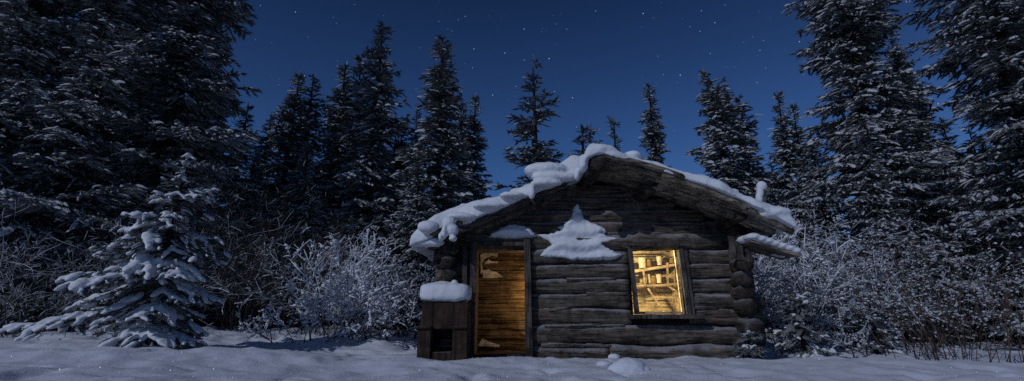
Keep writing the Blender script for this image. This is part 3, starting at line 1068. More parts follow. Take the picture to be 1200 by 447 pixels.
fl.box(XL + .15, XR - .15, WY + 0.26, YB - 0.21, -0.1, 0.0)
fl.build('floor', M['dark_inner'], cabin)

# roof: poles running down the slope, long front overhang on the right slope
roof = MB()
nrm = Vector((SL, 0, 1)).normalized()


def slope_pole(y, xa, xb, r, seed, lift=0.0, sag=0.0):
    za, zb = roof_z(xa) + lift, roof_z(xb) + lift - sag
    roof.log((xa, y, za), (xb, y, zb), r, r * 0.9, seed, rough=0.14, sides=9, step=0.14, zfun=lambda x: roof_z(x) + lift)


y = 6.66
k = 0
while y < YB + 0.3:
    slope_pole(y, RX - 0.06, -1.33 + rnd.uniform(-0.06, 0.05), 0.048, 130 + k)
    y += 0.088
    k += 1
y = 6.32
while y < YB + 0.3:
    xe = 3.62 + rnd.uniform(-0.1, 0.08)
    if y > 6.6:
        slope_pole(y, RX + 0.05, xe, 0.048, 170 + k, lift=rnd.uniform(-0.012, 0.012))
    y += 0.088
    k += 1
roof_o = roof.build('roof', M['board'], cabin, True)
# broken front boards of the right slope, in two runs
for (xa, xb, ya, yb, n, dz) in ((RX + 0.02, 2.22, 6.12, 6.62, 6, 0.0), (1.98, 3.30, 6.16, 6.62, 6, -0.055)):
    bd = MB()
    for q in range(n):
        yy = ya + (yb - ya) * q / n
        j0, j1 = rnd.uniform(-0.02, 0.14), rnd.uniform(-0.32, 0.14)
        l_ = rnd.uniform(-0.038, 0.03) + dz - 0.012 * q
        p = (xa + j0, yy, roof_z(xa + j0) + l_)
        e = (xb + j1, yy + rnd.uniform(-.02, .02), roof_z(xb + j1) + l_ + rnd.uniform(-.02, .015))
        if q % 2 == 0:
            bd.log(p, e, 0.046, 0.038, 300 + q * 3.3 + xa, rough=0.25, sides=10, step=0.07, warp=0.02, zfun=lambda x: roof_z(x) + l_)
        else:
            bd.bar(p, e, 0.095, 0.034, jit=0.007, rnd=rnd, n=14, zfun=lambda x: roof_z(x) + l_)
    bd.build('overhang_boards', M['board'], cabin)
# barge poles on the left slope
bg = MB()
bg.log((-1.0, 6.72, roof_z(-1.0) - 0.10), (0.80, 6.74, roof_z(0.8) - 0.10), 0.05, 0.055, 401, rough=0.15)
bg.log((-0.55, 6.80, roof_z(-0.55) - 0.19), (0.95, 6.82, roof_z(0.95) - 0.18), 0.05, 0.05, 402, rough=0.15)
bg.build('barge_pole', M['log'], cabin, True)
bg = MB()
bg.log((3.08, 6.22, roof_z(3.08) - 0.05), (3.72, 6.26, roof_z(3.72) - 0.02), 0.055, 0.045, 405, rough=0.2)
bg.log((2.85, 6.42, roof_z(2.85) - 0.12), (3.55, 6.40, roof_z(3.55) - 0.10), 0.045, 0.045, 406, rough=0.2)
bg.build('barge_pole', M['board'], cabin, True)
# purlins with round ends showing under the gable
for (x, dzp, yf, r) in ((RX + 0.0, -0.125, 6.08, 0.105), (1.93, -0.17, 6.45, 0.095), (0.36, -0.16, 6.66, 0.085), (-0.87, -0.10, 6.46, 0.105),
                        (3.10, -0.12, 6.30, 0.075)):
    pm = MB()
    pm.log((x, yf, roof_z(x) + dzp), (x, YB + 0.35, roof_z(x) + dzp), r, r, x * 5 + 3, rough=0.13)
    pm.build('purlin', M['log_y_shaded'], cabin, True)
# lower eave slab on the right with its own snow
es = MB()
es.bar((3.22, 6.62, 1.62), (3.80, 6.55, 1.42), 0.55, 0.05, jit=0.01, rnd=rnd, n=4)
es_o = es.build('eave_slab', M['board'], cabin)
# short upright slabs chinking the corner under the right eave
for (u0, v0, v1, w) in ((857, 277, 303, 0.085), (866, 276, 305, 0.075), (876, 279, 307, 0.08)):
    a, c = P(u0, v0, 6.66), P(u0 + 2, v1, 6.66)
    s = MB()
    s.bar((a[0], 6.66, a[2]), (c[0], 6.66, c[2]), w, 0.04, up=(0, 1, 0), jit=0.008, rnd=rnd, n=4)
    s.build('corner_slab', M['frame'], cabin)
# stub post, thin stake and stray board on the right eave
a = P(893, 240, 6.5)
pm = MB()
pm.log((a[0], 6.5, a[2] - 0.1), (a[0] + 0.03, 6.5, a[2] + 0.24), 0.052, 0.05, 500)
post = pm.build('stub_post', M['log'], cabin, True)
sb = MB()
sb.blob((a[0] + 0.03, 6.5, a[2] + 0.26), (0.075, 0.075, 0.085))
sb.blob((a[0] - 0.02, 6.47, a[2] + 0.17), (0.05, 0.05, 0.10))
sb.blob((a[0] - 0.05, 6.46, a[2] + 0.08), (0.05, 0.05, 0.09))
soft_snow(sb, 'snow_cap', post, 0.012, 4)
a = P(897, 250, 6.2)
pm = MB()
pm.log((a[0], 6.2, a[2] - 0.05), (a[0] + 0.02, 6.2, a[2] + 0.22), 0.024, 0.018, 501, sides=8)
pm.build('stake', M['frame'], cabin, True)
a = P(850, 222, 6.5)
pm = MB()
pm.bar((a[0] - 0.08, 6.5, a[2] + 0.05), (a[0] + 0.12, 6.5, a[2] - 0.09), 0.16, 0.03, up=(0.3, 0, 1), jit=0.006, rnd=rnd)
pm.bar((a[0] + 0.02, 6.45, a[2] - 0.06), (a[0] - 0.03, 6.45, a[2] + 0.11), 0.06, 0.03, up=(0, 1, 0), jit=0.004, rnd=rnd)
pm.build('stray_board', M['frame'], cabin)

# ---- door
fr = MB()
fr.bar((DX0 + 0.035, WY - 0.02, -0.1), (DX0 + 0.045, WY - 0.02, DZ1 + 0.02), 0.085, 0.10, up=(0, 1, 0), jit=0.004, rnd=rnd, n=6)
fr.bar((DX1 - 0.02, WY - 0.02, -0.1), (DX1 - 0.04, WY - 0.02, DZ1 + 0.06), 0.09, 0.10, up=(0, 1, 0), jit=0.004, rnd=rnd, n=6)
fr.bar((DX0 + 0.09, WY - 0.01, DZ1 - 0.01), (DX1 - 0.09, WY - 0.01, DZ1 - 0.005), 0.09, 0.06, jit=0.003, rnd=rnd, n=6)
fr.bar((DX0 - 0.08, WY - 0.03, 0.0), (DX0 - 0.085, WY - 0.03, DZ1 - 0.05), 0.07, 0.05, up=(0, 1, 0), jit=0.005, rnd=rnd, n=6)
fr.build('door_frame', M['frame'], cabin)
rv = MB()     # inner lining of the opening
rv.box(DX0 + 0.005, DX0 + 0.075, WY + 0.035, 7.80, -0.1, DZ1)
rv.box(DX0 + 0.08, DX1 - 0.005, WY + 0.06, 7.80, DZ1 - 0.06, DZ1 - 0.02)
rv.build('door_jamb', M['frame'], cabin)
DY = 7.62
th_ = MB()
th_.bar((DX0 + 0.08, 7.30, 0.075), (DX1 - 0.01, 7.30, 0.08), 0.56, 0.09, jit=0.004, rnd=rnd, n=4)
th_.build('lit_snow_cover', M['dark_inner'], cabin)  # dark board added to cover snow lit up by the entry lamp
dr = MB()
z = -0.05
k = 0
prev = 0.0
while z < 1.72:
    h = rnd.uniform(0.10, 0.165)
    sl = rnd.uniform(-0.012, 0.012)
    n = 16
    lo, hi = [], []
    for q in range(n + 1):
        x = DX0 + 0.08 + (0.62 - (DX0 + 0.08)) * q / n
        lo.append((x, z + 0.004 + sl * (q / n) + 0.006 * mnoise.noise(Vector((x * 4, k * 3.1, 0)))))
        hi.append((x, z + h - 0.006 + sl * (q / n) + 0.010 * mnoise.noise(Vector((x * 4, k * 3.1 + 7, 2)))))
    dr.prism(lo + hi[::-1], DY + rnd.uniform(-0.012, 0.012), DY + 0.04)
    z += h
    k += 1
dr.box(DX0 + 0.08, 0.62, DY + 0.045, DY + 0.06, -0.05, 1.75)
ew = MB()
ew.box(0.625, 0.665, WY + 0.24, 7.70, -0.1, 1.80)
ew.build('entry_light_block', M['door'], cabin)  # unseen stub added to keep the lantern's light off the door
door = dr.build('door', M['door'], cabin)
door['label'] = 'rough horizontal plank door glowing warm brown'
for poly in ([(563, 299), (571, 294), (580, 292.5), (584, 296), (583, 301), (576, 300), (569, 303), (565, 308), (566, 318), (563.5, 322)],
             [(567, 308), (573, 304), (576, 306.5), (584, 307), (583, 308.5), (574, 308.5), (568, 310)],
             [(566, 317), (573, 316), (576, 318), (582, 319), (590, 325), (578, 326), (566, 326)],
             [(560, 406), (565, 397), (574, 401), (586, 404.5), (585, 407), (572, 406)]):
    lp = MB()
    lp.prism([(P(u, v, DY - 0.025)[0], P(u, v, DY - 0.025)[2]) for u, v in poly], DY - 0.028, DY - 0.022)
    o = lp.build('torn_lining', M['lining'], door)

# ---- window (racked a little to the right at the foot)
win = MB()
tl, trr = (WX0 + 0.03, WZ1 - 0.03), (WX1 - 0.07, WZ1 - 0.03)
bl, br = (WX0 + 0.07, WZ0 + 0.03), (WX1 - 0.03, WZ0 + 0.03)
yw = WY - 0.005
win.bar((tl[0], yw, tl[1]), (bl[0], yw, bl[1]), 0.06, 0.045, up=(0, 1, 0), jit=0.003, rnd=rnd, n=5)
win.bar((trr[0], yw, trr[1]), (br[0], yw, br[1]), 0.06, 0.045, up=(0, 1, 0), jit=0.003, rnd=rnd, n=5)
win.bar((tl[0] - 0.03, yw - 0.012, tl[1] + 0.015), (trr[0] + 0.05, yw - 0.012, trr[1] + 0.01), 0.12, 0.035, jit=0.003, rnd=rnd, n=5)
win.bar((trr[0] + 0.065, yw + 0.03, trr[1] + 0.01), (br[0] + 0.055, yw + 0.03, br[1]), 0.06, 0.05, up=(0, 1, 0), jit=0.004, rnd=rnd, n=5)
wf = win.build('window_frame', M['frame'], cabin)
sl_ = MB()
sl_.bar((bl[0] - 0.12, WY - 0.05, bl[1] - 0.035), (br[0] + 0.16, WY - 0.05, br[1] - 0.03), 0.22, 0.055, jit=0.004, rnd=rnd, n=6)
sl_.build('window_sill', M['frame'], wf)
cs = MB()    # pale sash lit from the inside
cs.bar((tl[0] + 0.03, yw + 0.13, tl[1]), (bl[0] + 0.03, yw + 0.13, bl[1]), 0.035, 0.03, up=(0, 1, 0))
cs.bar((trr[0] - 0.04, yw + 0.13, trr[1]), (br[0] - 0.04, yw + 0.13, br[1]), 0.035, 0.035, up=(0, 1, 0))
cs.bar((tl[0] + 0.065, yw + 0.13, tl[1] - 0.03), (trr[0] - 0.065, yw + 0.13, trr[1] - 0.03), 0.05, 0.03)
cs.bar((bl[0] + 0.065, yw + 0.13, bl[1] + 0.02), (br[0] - 0.065, yw + 0.13, br[1] + 0.02), 0.05, 0.03)
cs.build('sash', M['shelf'], wf)
gp = MB()
yg = yw + 0.13
gp.add([(bl[0] + 0.05, yg, bl[1] + 0.025), (br[0] - 0.05, yg, br[1] + 0.025), (trr[0] - 0.05, yg, trr[1] - 0.035), (tl[0] + 0.05, yg, tl[1] - 0.035)], [(0, 1, 2, 3)])
gp.build('pane', M['glass'], wf)
# the inside seen through the window: pale board wall
IY = YB - 0.23
iw = MB()
z = 0.0
k = 0
while z < 2.2:
    h = rnd.uniform(0.10, 0.17)
    iw.bar((1.0, IY + rnd.uniform(-.006, .006), z + h / 2), (XR - 0.16, IY, z + h / 2 + rnd.uniform(-.015, .015)), 0.02, h - 0.006, jit=0.003, rnd=rnd, n=10)
    z += h
for x in (XR - 0.16,):
    z = 0.0
    while z < 1.8:
        h = rnd.uniform(0.12, 0.18)
        iw.bar((x, WY + 0.4, z + h / 2), (x, IY - 0.02, z + h / 2), 0.02, h - 0.006, jit=0.003, rnd=rnd, n=8)
        z += h
iw.build('inner_boarding', M['inner'], cabin)
cl = MB()
for q in range(9):
    x = 1.2 + q * 0.23
    cl.log((x, WY + 0.3, roof_z(x) - 0.10), (x + 0.02, IY, roof_z(x) - 0.10), 0.035, 0.035, 600 + q, sides=7)
cl.build('ceiling_pole', M['shelf'], cabin, True)
ce = MB()
pr = [XL - 0.04 + (XR - XL + 0.08) * q / 24 for q in range(25)] + [RX]
pr.sort()
ce.prism([(x, roof_z(x) - 0.075) for x in pr] + [(x, roof_z(x) - 0.058) for x in reversed(pr)], WY + 0.14, YB + 0.02)
ce.build('ceiling_light_block', M['dark_inner'], cabin)  # liner added under the roof to stop lamp light leaking out

# ---- shelf unit in the cabin
SY = 9.0
sh = thing('shelf', 'rough wooden shelf rack full of tins and jars seen through the lit window', 'shelf', (0, 0, 0))


def SPt(u, v, Y=SY):
    return P(u, v, Y)


def stick(name, u0, v0, u1, v1, w, Y=SY, d=0.03, mt='shelf'):
    b_ = MB()
    b_.bar(SPt(u0, v0, Y), SPt(u1, v1, Y), w, d, up=(0, 1, 0), jit=0.003, rnd=rnd, n=4)
    return b_.build(name, M[mt], sh)


def board(name, u0, v0, u1, v1, depth=0.34, th=0.05):
    p, q = SPt(u0, v0), SPt(u1, v1)
    b_ = MB()
    b_.bar((p[0], SY + depth / 2, p[2]), (q[0], SY + depth / 2, q[2]), depth, th, jit=0.003, rnd=rnd, n=4)
    return b_.build(name, M['shelf'], sh)


board('shelf_board', 738, 319, 800, 309, th=0.045)
board('shelf_board', 740, 335, 787, 334, th=0.04)
stick('post', 754, 318, 756, 336, 0.03)
stick('post', 782, 308, 783, 336, 0.03)
stick('brace', 759, 338, 778, 366, 0.03, Y=SY - 0.05)
stick('brace', 784, 336, 800, 347, 0.03)
stick('crossbar', 780, 334, 800, 332, 0.03)
tk = MB()
tk.bar(SPt(783, 318, SY + 0.30), SPt(800, 318, SY + 0.30), 0.42, 0.02, up=(0, 1, 0))
jr = random.Random(9)


def jar(u, v_base, h_px, w_px, kind, Y=SY + 0.14):
    x, y_, z_ = SPt(u, v_base, Y)
    k_ = Y / F_PX
    r_, h_ = w_px * k_ / 2, h_px * k_
    b_ = MB()
    n = 12
    prof = [(0, 0.9), (0.04, 1), (0.72, 1), (0.84, 0.74), (0.90, 0.70)] if kind != 'jar_pale' else [(0, 1), (0.05, 1.03), (0.1, 1), (0.9, 1), (0.95, 1.03), (1, 1)]
    vs, fs = [], []
    for t_, w_ in prof:
        for q in range(n):
            a_ = 2 * math.pi * q / n
            vs.append((x + r_ * w_ * math.cos(a_), Y + r_ * w_ * math.sin(a_), z_ + h_ * t_))
    for i_ in range(len(prof) - 1):
        for q in range(n):
            q2 = (q + 1) % n
            fs.append((i_ * n + q, i_ * n + q2, (i_ + 1) * n + q2, (i_ + 1) * n + q))
    fs.append(tuple(range(n - 1, -1, -1)))
    fs.append(tuple((len(prof) - 1) * n + q for q in range(n)))
    b_.add(vs, fs)
    nm = {'jar_pale': 'tin', 'jar_dark': 'jar', 'jar_brown': 'jar'}[kind]
    o = b_.build(nm, M[kind])
    if nm == 'jar':
        l_ = MB()
        l_.tube([(x, Y, z_ + h_ * 0.90), (x, Y, z_ + h_)], [r_ * 0.75, r_ * 0.75], 10)
        l_.build('lid', M['jar_lid'], o)
    return o


for (u, vb, h, w, kd, lab) in (
        (745.5, 315.5, 8, 6, 'jar_dark', 'dark jar at the left end of the upper shelf'),
        (753, 314.5, 12, 9, 'jar_pale', 'big pale tin on the upper shelf behind the left post'),
        (761, 313, 8, 6, 'jar_brown', 'brown jar beside the big pale tin on the upper shelf'),
        (767, 312, 7, 6, 'jar_dark', 'dark jar in the middle of the upper shelf'),
        (773, 311, 10, 6, 'jar_pale', 'tall slim pale tin on the upper shelf'),
        (780, 310, 9, 6, 'jar_dark', 'dark jar above the right shelf post'),
        (788, 309, 6, 7, 'jar_brown', 'squat brown jar near the right end of the upper shelf'),
        (747.5, 332, 9, 5, 'jar_dark', 'dark jar at the left end of the lower shelf'),
        (760, 332, 10, 5, 'jar_pale', 'narrow pale tin on the lower shelf beside the left post'),
        (766.5, 332, 8, 6, 'jar_brown', 'brown jar in the middle of the lower shelf'),
        (772.5, 332, 10, 6, 'jar_pale', 'taller pale tin on the lower shelf'),
        (778.5, 332, 8, 5, 'jar_dark', 'dark jar at the right end of the lower shelf')):
    tag(jar(u, vb, h, w, kd), lab, 'tin' if kd == 'jar_pale' else 'jar', 'tins and jars on the shelves')

# ---- snow on the cabin
rs = MB()
r3 = random.Random(31)


def edge(sdist, e):
    t = max(0.0, min(1.0, sdist / e))
    return (1 - (1 - t) ** 2.4) ** (1 / 2.4)


def vn(x, y):
    return float(vnoise(np.array(x + 50.0), np.array(y + 50.0))) - 0.5


def roof_drift(x0, x1, yf, thick, e_x0, e_x1, low=0.03):
    n = int((x1 - x0) / 0.045)
    xs_ = [x0 + (x1 - x0) * i / n for i in range(n + 1)]
    ys_ = []
    for x in xs_:
        f = yf + 0.14 * vn(x * 2.3, 3.0) + 0.05 * vn(x * 5.0, 9.0)
        ys_.append([f + (YB + 0.4 - f) * (j / 44) ** 1.5 for j in range(45)])
    fr_ = {x: y_[0] for x, y_ in zip(xs_, ys_)}

    def top(x, y_):
        t = thick((x - x0) / (x1 - x0)) * (1 + 0.45 * vn(x * 1.9, y_ * 1.9) + 0.35 * vn(x * 4.6, y_ * 5.5) + 0.25 * vn(x * 11, y_ * 12))
        return roof_z(x) + 0.02 + t * edge(y_ - fr_[x], 0.20) * edge(x - x0 + 0.01, e_x0) * edge(x1 - x + 0.01, e_x1)
    rs.drift(xs_, ys_, top, lambda x, y_: roof_z(x) - low - 0.03 * vn(x * 5, 1.0))


roof_drift(-1.42, RX + 0.10, 6.60, lambda f: 0.195 + 0.05 * math.sin(f * 9), 0.20, 0.3, 0.05)
roof_drift(RX - 0.16, 3.70, 6.08, lambda f: 0.125 + 0.08 * max(0, 1 - f * 4) + 0.11 * max(0, (f - 0.78) * 4.5), 0.12, 0.18, 0.0)
# ledges and folds hanging along the left front edge, lumps on the right
for (u, v, Y, rx, ry, rz_) in ((650, 208, 6.56, 0.36, 0.12, 0.075), (640, 215, 6.53, 0.24, 0.11, 0.06), (623, 226, 6.53, 0.055, 0.07, 0.11), (600, 229, 6.54, 0.20, 0.1, 0.05),
                              (572, 241, 6.54, 0.24, 0.1, 0.055), (540, 254, 6.54, 0.22, 0.1, 0.06), (502, 266, 6.52, 0.16, 0.12, 0.09),
                              (683, 192, 6.14, 0.075, 0.12, 0.13), (640, 200, 6.66, 0.34, 0.2, 0.12), (676, 205, 6.18, 0.04, 0.08, 0.09),
                              (704, 177, 6.14, 0.22, 0.13, 0.09), (740, 186, 6.3, 0.16, 0.2, 0.09), (905, 251, 6.26, 0.26, 0.2, 0.10), (858, 226, 6.40, 0.10, 0.06, 0.06)):
    rs.blob(P(u, v, Y), (rx, ry, rz_))
soft_snow(rs, 'roof_snow', roof_o, 0.017, 5, disp=0.03, dscale=0.16)
# snow over the left purlin end, like a drooping hand
sp = MB()
for (u, v, Y, rx, rz_) in ((526, 262, 6.42, 0.10, 0.10), (530, 270, 6.40, 0.09, 0.09), (521, 272, 6.38, 0.045, 0.10), (517, 278, 6.38, 0.035, 0.07), (531, 280, 6.37, 0.06, 0.04),
                           (500, 285, 6.72, 0.20, 0.06), (510, 284, 6.72, 0.14, 0.07), (490, 286, 6.74, 0.10, 0.05)):
    sp.blob(P(u, v, Y), (rx, 0.09, rz_))
soft_snow(sp, 'purlin_snow', cabin, 0.013, 4, disp=0.02, dscale=0.08)
# snow plastered on the logs between door and window, and over the lintel


def plaster(name, poly, depth, grow_down, Y=6.97, stepm=0.018):
    pts = [P(u, v, Y) for u, v in poly]
    px = np.array([p[0] for p in pts])
    pz = np.array([p[2] for p in pts])
    gx_ = np.arange(px.min() - 0.04, px.max() + 0.04, stepm)
    gz_ = np.arange(pz.min() - 0.04, pz.max() + 0.04, stepm)
    X_, Z_ = np.meshgrid(gx_, gz_)
    ins = np.zeros(X_.shape, bool)
    dist = np.full(X_.shape, 9.0)
    m_ = len(px)
    for i in range(m_):
        x1_, z1_, x2_, z2_ = px[i], pz[i], px[(i + 1) % m_], pz[(i + 1) % m_]
        c_ = (z1_ > Z_) != (z2_ > Z_)
        with np.errstate(divide='ignore', invalid='ignore'):
            xi = (x2_ - x1_) * (Z_ - z1_) / (z2_ - z1_ + 1e-12) + x1_
        ins ^= c_ & (X_ < xi)
        dx, dz_ = x2_ - x1_, z2_ - z1_
        t = np.clip(((X_ - x1_) * dx + (Z_ - z1_) * dz_) / (dx * dx + dz_ * dz_ + 1e-12), 0, 1)
        dist = np.minimum(dist, np.hypot(X_ - x1_ - t * dx, Z_ - z1_ - t * dz_))
    sd = np.where(ins, dist, -dist) + 0.022 * (vnoise(X_ * 24 + 9, Z_ * 24) - 0.5) + 0.022 * (vnoise(X_ * 9 + 9, Z_ * 11) - 0.4)
    f = (Z_ - pz.min()) / (pz.max() - pz.min())
    th = np.where(sd > 0, (depth + grow_down * (1 - f)) * (1 - np.exp(-np.maximum(sd, 0) / 0.016)), sd * 3.0)
    th = th + np.where(sd > 0, 0.03 * np.clip(sd / 0.05, 0, 1) * (vnoise(X_ * 5, Z_ * 9) - 0.5) + 0.016 * (vnoise(X_ * 17, Z_ * 21) - 0.5), 0)
    th = th + np.where(sd > 0.01, 0.026 * np.clip(sd / 0.09, 0, 1) * np.sin(Z_ * 2 * math.pi / 0.205 + 2.5 * vnoise(X_ * 3, Z_ * 2)), 0)
    Yp = WY + 0.045 - th
    keep = sd > -0.03
    id_ = np.arange(X_.size).reshape(X_.shape)
    q = keep[:-1, :-1] & keep[1:, :-1] & keep[:-1, 1:] & keep[1:, 1:]
    A, B, C_, D_ = id_[:-1, :-1][q], id_[:-1, 1:][q], id_[1:, 1:][q], id_[1:, :-1][q]
    T_ = np.concatenate([np.stack([A, B, C_], 1), np.stack([A, C_, D_], 1)])
    us, inv = np.unique(T_, return_inverse=True)
    V_ = np.stack([X_.ravel(), Yp.ravel(), Z_.ravel()], 1)[us]
    return link(name, tri_mesh(name, V_, inv.reshape(-1, 3), M['snow'], True), cabin)


plaster('wall_snow', [(677, 233), (680, 241), (683, 249), (686, 255), (694, 261), (706, 265), (712, 271), (704, 272), (712, 276), (729, 279), (716, 284), (708, 286), (716, 292), (731, 298),
                      (722, 304), (690, 305), (660, 304), (630, 301), (638, 292), (648, 287), (640, 281), (629, 274), (645, 273), (656, 269), (650, 266), (662, 261), (669, 255), (671, 249), (674, 241)],
        0.050, 0.040)
plaster('wall_snow', [(572, 278), (578, 271), (588, 265), (600, 262), (612, 263), (622, 268), (630, 277), (600, 280)], 0.07, 0.05)
plaster('wall_snow', [(600, 245), (606, 241), (613, 243), (611, 246)], 0.04, 0.02)
sp = MB()
for q in range(7):
    f = q / 6
    sp.blob((3.24 + 0.52 * f, 6.40, 1.66 - 0.19 * f), (0.10, 0.16, 0.055))
    sp.blob((3.24 + 0.52 * f, 6.60, 1.66 - 0.19 * f), (0.10, 0.22, 0.06))
soft_snow(sp, 'eave_snow', es_o, 0.015, 4, disp=0.015, dscale=0.1)

# ------------------------------------------------------------------ stove box left of the door
sx0, sx1 = P(491, 410, 6.45)[0], P(547, 410, 6.45)[0]
sz0, sz1 = gz(-1.2, 6.45) - 0.08, P(520, 353, 6.45)[2]
stv = thing('stove_box', 'dark rusty stove box standing beside the door under a thick loaf of snow', 'stove', (0, 0, 0))
YF, YK = 6.45, 6.88
ox0, ox1 = P(506, 400, YF)[0], P(530, 400, YF)[0]
oz0, oz1 = P(520, 413, YF)[2], P(520, 386, YF)[2]
sbm = MB()
sbm.prism([(sx0 + 0.015, sz1), (sx0 - 0.01, sz0), (ox0, sz0), (ox0, sz1)], YF, YK)
sbm.prism([(ox1, sz1), (ox1, sz0), (sx1, sz0), (sx1, sz1)], YF, YK)
sbm.box(ox0 + 0.001, ox1 - 0.001, YF + 0.004, YK, oz1, sz1 - 0.002)
sbm.box(ox0 + 0.001, ox1 - 0.001, YF + 0.004, YK, sz0, oz0)
sbm.box(ox0 + 0.001, ox1 - 0.001, YK - 0.05, YK - 0.003, oz0, oz1)
sbm.build('body', M['rust'], stv, bevel=0.012)
md = (sz1 - sz0) * 0.0 + P(520, 384, YF)[2]
for xa, xb in ((sx0 - 0.02, ox0 - 0.015), (ox1 + 0.015, sx1 + 0.005)):
    fp = MB()
    fp.box(xa, xb, YF - 0.035, YF - 0.002, sz0, md)
    fp.bar((xa - 0.01, YF - 0.04, md), (xb + 0.01, YF - 0.04, md + 0.008), 0.07, 0.03, jit=0.003, rnd=rnd, n=3)
    fp.build('front_plate', M['rust'], stv, bevel=0.006)
sg = MB()
for q in range(3):
    zz = oz0 + 0.06 + 0.075 * q
    sg.bar((ox0 + 0.03, YF + 0.12, zz), (ox1 - 0.01, YF + 0.12, zz + 0.01), 0.03, 0.02)
sg.build('grate', M['soot'], stv)
so = MB()
w = sx1 - sx0
so.loaf(((sx0 + sx1) / 2 - 0.005, (YF + YK) / 2 - 0.02, sz1 + 0.115), (w / 2 + 0.035, 0.265, 0.125), 0.5)
so.blob((sx0 + w * 0.4, YF + 0.2, sz1 + 0.19), (0.26, 0.18, 0.075))
so.blob((sx0 + w * 0.68, YF + 0.10, sz1 + 0.255), (0.055, 0.05, 0.04))
soft_snow(so, 'snow_cap', stv, 0.014, 5, disp=0.045, dscale=0.22)

# ------------------------------------------------------------------ lumps in the foreground snow


def mound(name, label, u, v, Y, rx, ry, rz_, extra=()):
    x, _, z_ = P(u, v, Y)
    b_ = MB()
    z_ = gz(x, Y)
    b_.blob((x, Y, z_ + rz_ * 0.3), (rx, ry, rz_))
    for dx, dy, s_ in extra:
        b_.blob((x + dx * rx, Y + dy * ry, z_ + rz_ * 0.2), (rx * s_, ry * s_, rz_ * s_))
    o = soft_snow(b_, name, None, 0.012, 4, disp=0.015, dscale=0.09, mat=M['ground_snow'])
    return tag(o, label, 'snow mound')


mound('snow_mound', 'larger rounded snow covered lump on the foreground snow under the window', 737, 428, 5.45, 0.20, 0.15, 0.14, ((-0.45, 0.1, 0.75), (0.6, -0.1, 0.6)))
mound('snow_mound', 'fist sized snow lump just left of the larger rounded one', 708, 421, 5.95, 0.10, 0.08, 0.045)
mound('snow_mound', 'white clump of snow against the broken bottom log', 719, 410, 6.86, 0.09, 0.05, 0.05)

# snow sparkle added as mirror facets tilted to throw moonlight at the camera
MOON_AZ_FROM, MOON_EL = R(222), R(30)     # compass style: from +Y clockwise
mdir = Vector((math.sin(MOON_AZ_FROM) * math.cos(MOON_EL), math.cos(MOON_AZ_FROM) * math.cos(MOON_EL), math.sin(MOON_EL)))
rg = random.Random(99)
vs, ts = [], []
for q in range(1100):
    y = 4.3 + 5.5 * rg.random() ** 1.6
    x = rg.uniform(-1.1, 1.1) * y * 1.05
    p = Vector((x, y, gz(x, y) + 0.006))
    n = Vector((rg.gauss(-0.32, 0.35), rg.gauss(-0.85, 0.3), rg.gauss(0.35, 0.3))).normalized()
    s = n.cross(Vector((0, 0, 1)) if abs(n.z) < .9 else Vector((1, 0, 0))).normalized()
    t = n.cross(s)
    r_ = rg.uniform(0.0012, 0.0030)
    b0 = len(vs)
    vs += [p + s * r_, p + t * r_, p - s * r_, p - t * r_]
    ts += [(b0, b0 + 1, b0 + 2), (b0, b0 + 2, b0 + 3)]
ic = link('ice_glints', tri_mesh('ice_glints', np.array([v[:] for v in vs]), np.array(ts), M['glint']))
ic['kind'] = 'stuff'
ic['label'] = 'tiny ice glints set as tilted mirror facets over the foreground snow'
ic['category'] = 'snow crystals'

# ------------------------------------------------------------------ light
w = bpy.data.worlds.new('World')
sc.world = w
w.use_nodes = True
nt = w.node_tree
bg_ = nt.nodes['Background']
sky = nt.nodes.new('ShaderNodeTexSky')
sky.sky_type = 'NISHITA'
sky.sun_disc = False
sky.sun_elevation = MOON_EL
sky.sun_rotation = MOON_AZ_FROM
sky.air_density = 1.0
sky.dust_density = 0.2
sky.ozone_density = 4.0
tint = N(nt, 'ShaderNodeMix', data_type='RGBA', blend_type='MULTIPLY')
tint.inputs[0].default_value = 1.0
tint.inputs[7].default_value = (0.40, 0.61, 0.97, 1)
nt.links.new(sky.outputs[0], tint.inputs[6])
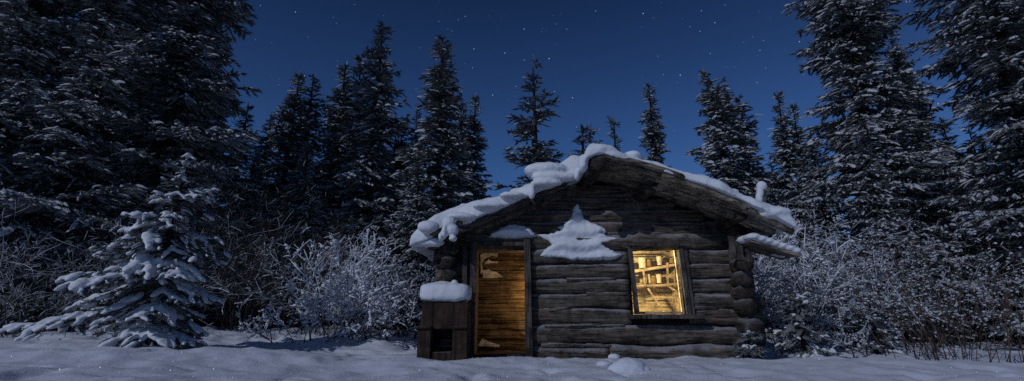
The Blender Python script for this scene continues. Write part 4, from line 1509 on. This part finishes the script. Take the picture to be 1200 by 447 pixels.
# stars
tc = N(nt, 'ShaderNodeTexCoord')
vo = N(nt, 'ShaderNodeTexVoronoi', Scale=80.0)
nt.links.new(tc.outputs['Generated'], vo.inputs['Vector'])
mr = N(nt, 'ShaderNodeMapRange', interpolation_type='SMOOTHSTEP')
mr.inputs['From Min'].default_value = 0.0
mr.inputs['From Max'].default_value = 0.068
mr.inputs['To Min'].default_value = 1.0
mr.inputs['To Max'].default_value = 0.0
nt.links.new(vo.outputs['Distance'], mr.inputs['Value'])
sxyz = N(nt, 'ShaderNodeSeparateColor')
nt.links.new(vo.outputs['Color'], sxyz.inputs[0])
pw = N(nt, 'ShaderNodeMath', operation='POWER')
pw.inputs[1].default_value = 2.3
nt.links.new(sxyz.outputs[0], pw.inputs[0])
mu = N(nt, 'ShaderNodeMath', operation='MULTIPLY')
nt.links.new(mr.outputs['Result'], mu.inputs[0])
nt.links.new(pw.outputs[0], mu.inputs[1])
sc_ = N(nt, 'ShaderNodeMix', data_type='RGBA', blend_type='MIX')
nt.links.new(mu.outputs[0], sc_.inputs[0])
sc_.inputs[6].default_value = (0, 0, 0, 1)
sc_.inputs[7].default_value = (38, 41, 47, 1)
addn = N(nt, 'ShaderNodeMix', data_type='RGBA', blend_type='ADD')
addn.inputs[0].default_value = 1.0
grz = N(nt, 'ShaderNodeSeparateXYZ')
nt.links.new(tc.outputs['Generated'], grz.inputs[0])
gr = ramp(nt, [(0.0, (1.25, 1.25, 1.2)), (0.35, (0.95, 0.95, 0.95)), (0.62, (0.52, 0.52, 0.54)), (1.0, (0.4, 0.4, 0.42))])
nt.links.new(grz.outputs['Z'], gr.inputs['Fac'])
gm = N(nt, 'ShaderNodeMix', data_type='RGBA', blend_type='MULTIPLY')
gm.inputs[0].default_value = 1.0
nt.links.new(tint.outputs[2], gm.inputs[6])
nt.links.new(gr.outputs['Color'], gm.inputs[7])
nt.links.new(gm.outputs[2], addn.inputs[6])
nt.links.new(sc_.outputs[2], addn.inputs[7])
nt.links.new(addn.outputs[2], bg_.inputs['Color'])
bg_.inputs['Strength'].default_value = 0.05

ml = bpy.data.lights.new('moon', 'SUN')
ml.energy = 1.45
ml.angle = R(0.5)
ml.color = (0.84, 0.89, 1.0)
mo = bpy.data.objects.new('moon', ml)
COL.objects.link(mo)
mo.rotation_euler = (-mdir).to_track_quat('-Z', 'Y').to_euler()
mo.location = mdir * 60


def lamp(name, loc, watts, col, r):
    l_ = bpy.data.lights.new(name, 'POINT')
    l_.energy, l_.color, l_.shadow_soft_size = watts, col, r
    o = bpy.data.objects.new(name, l_)
    o.location = loc
    COL.objects.link(o)


lamp('lantern_light', (1.20, 7.44, 1.60), 400, (1.0, 0.83, 0.48), 0.06)
lamp('entry_light', (0.50, 7.36, 0.95), 22.0, (1.0, 0.66, 0.31), 0.08)
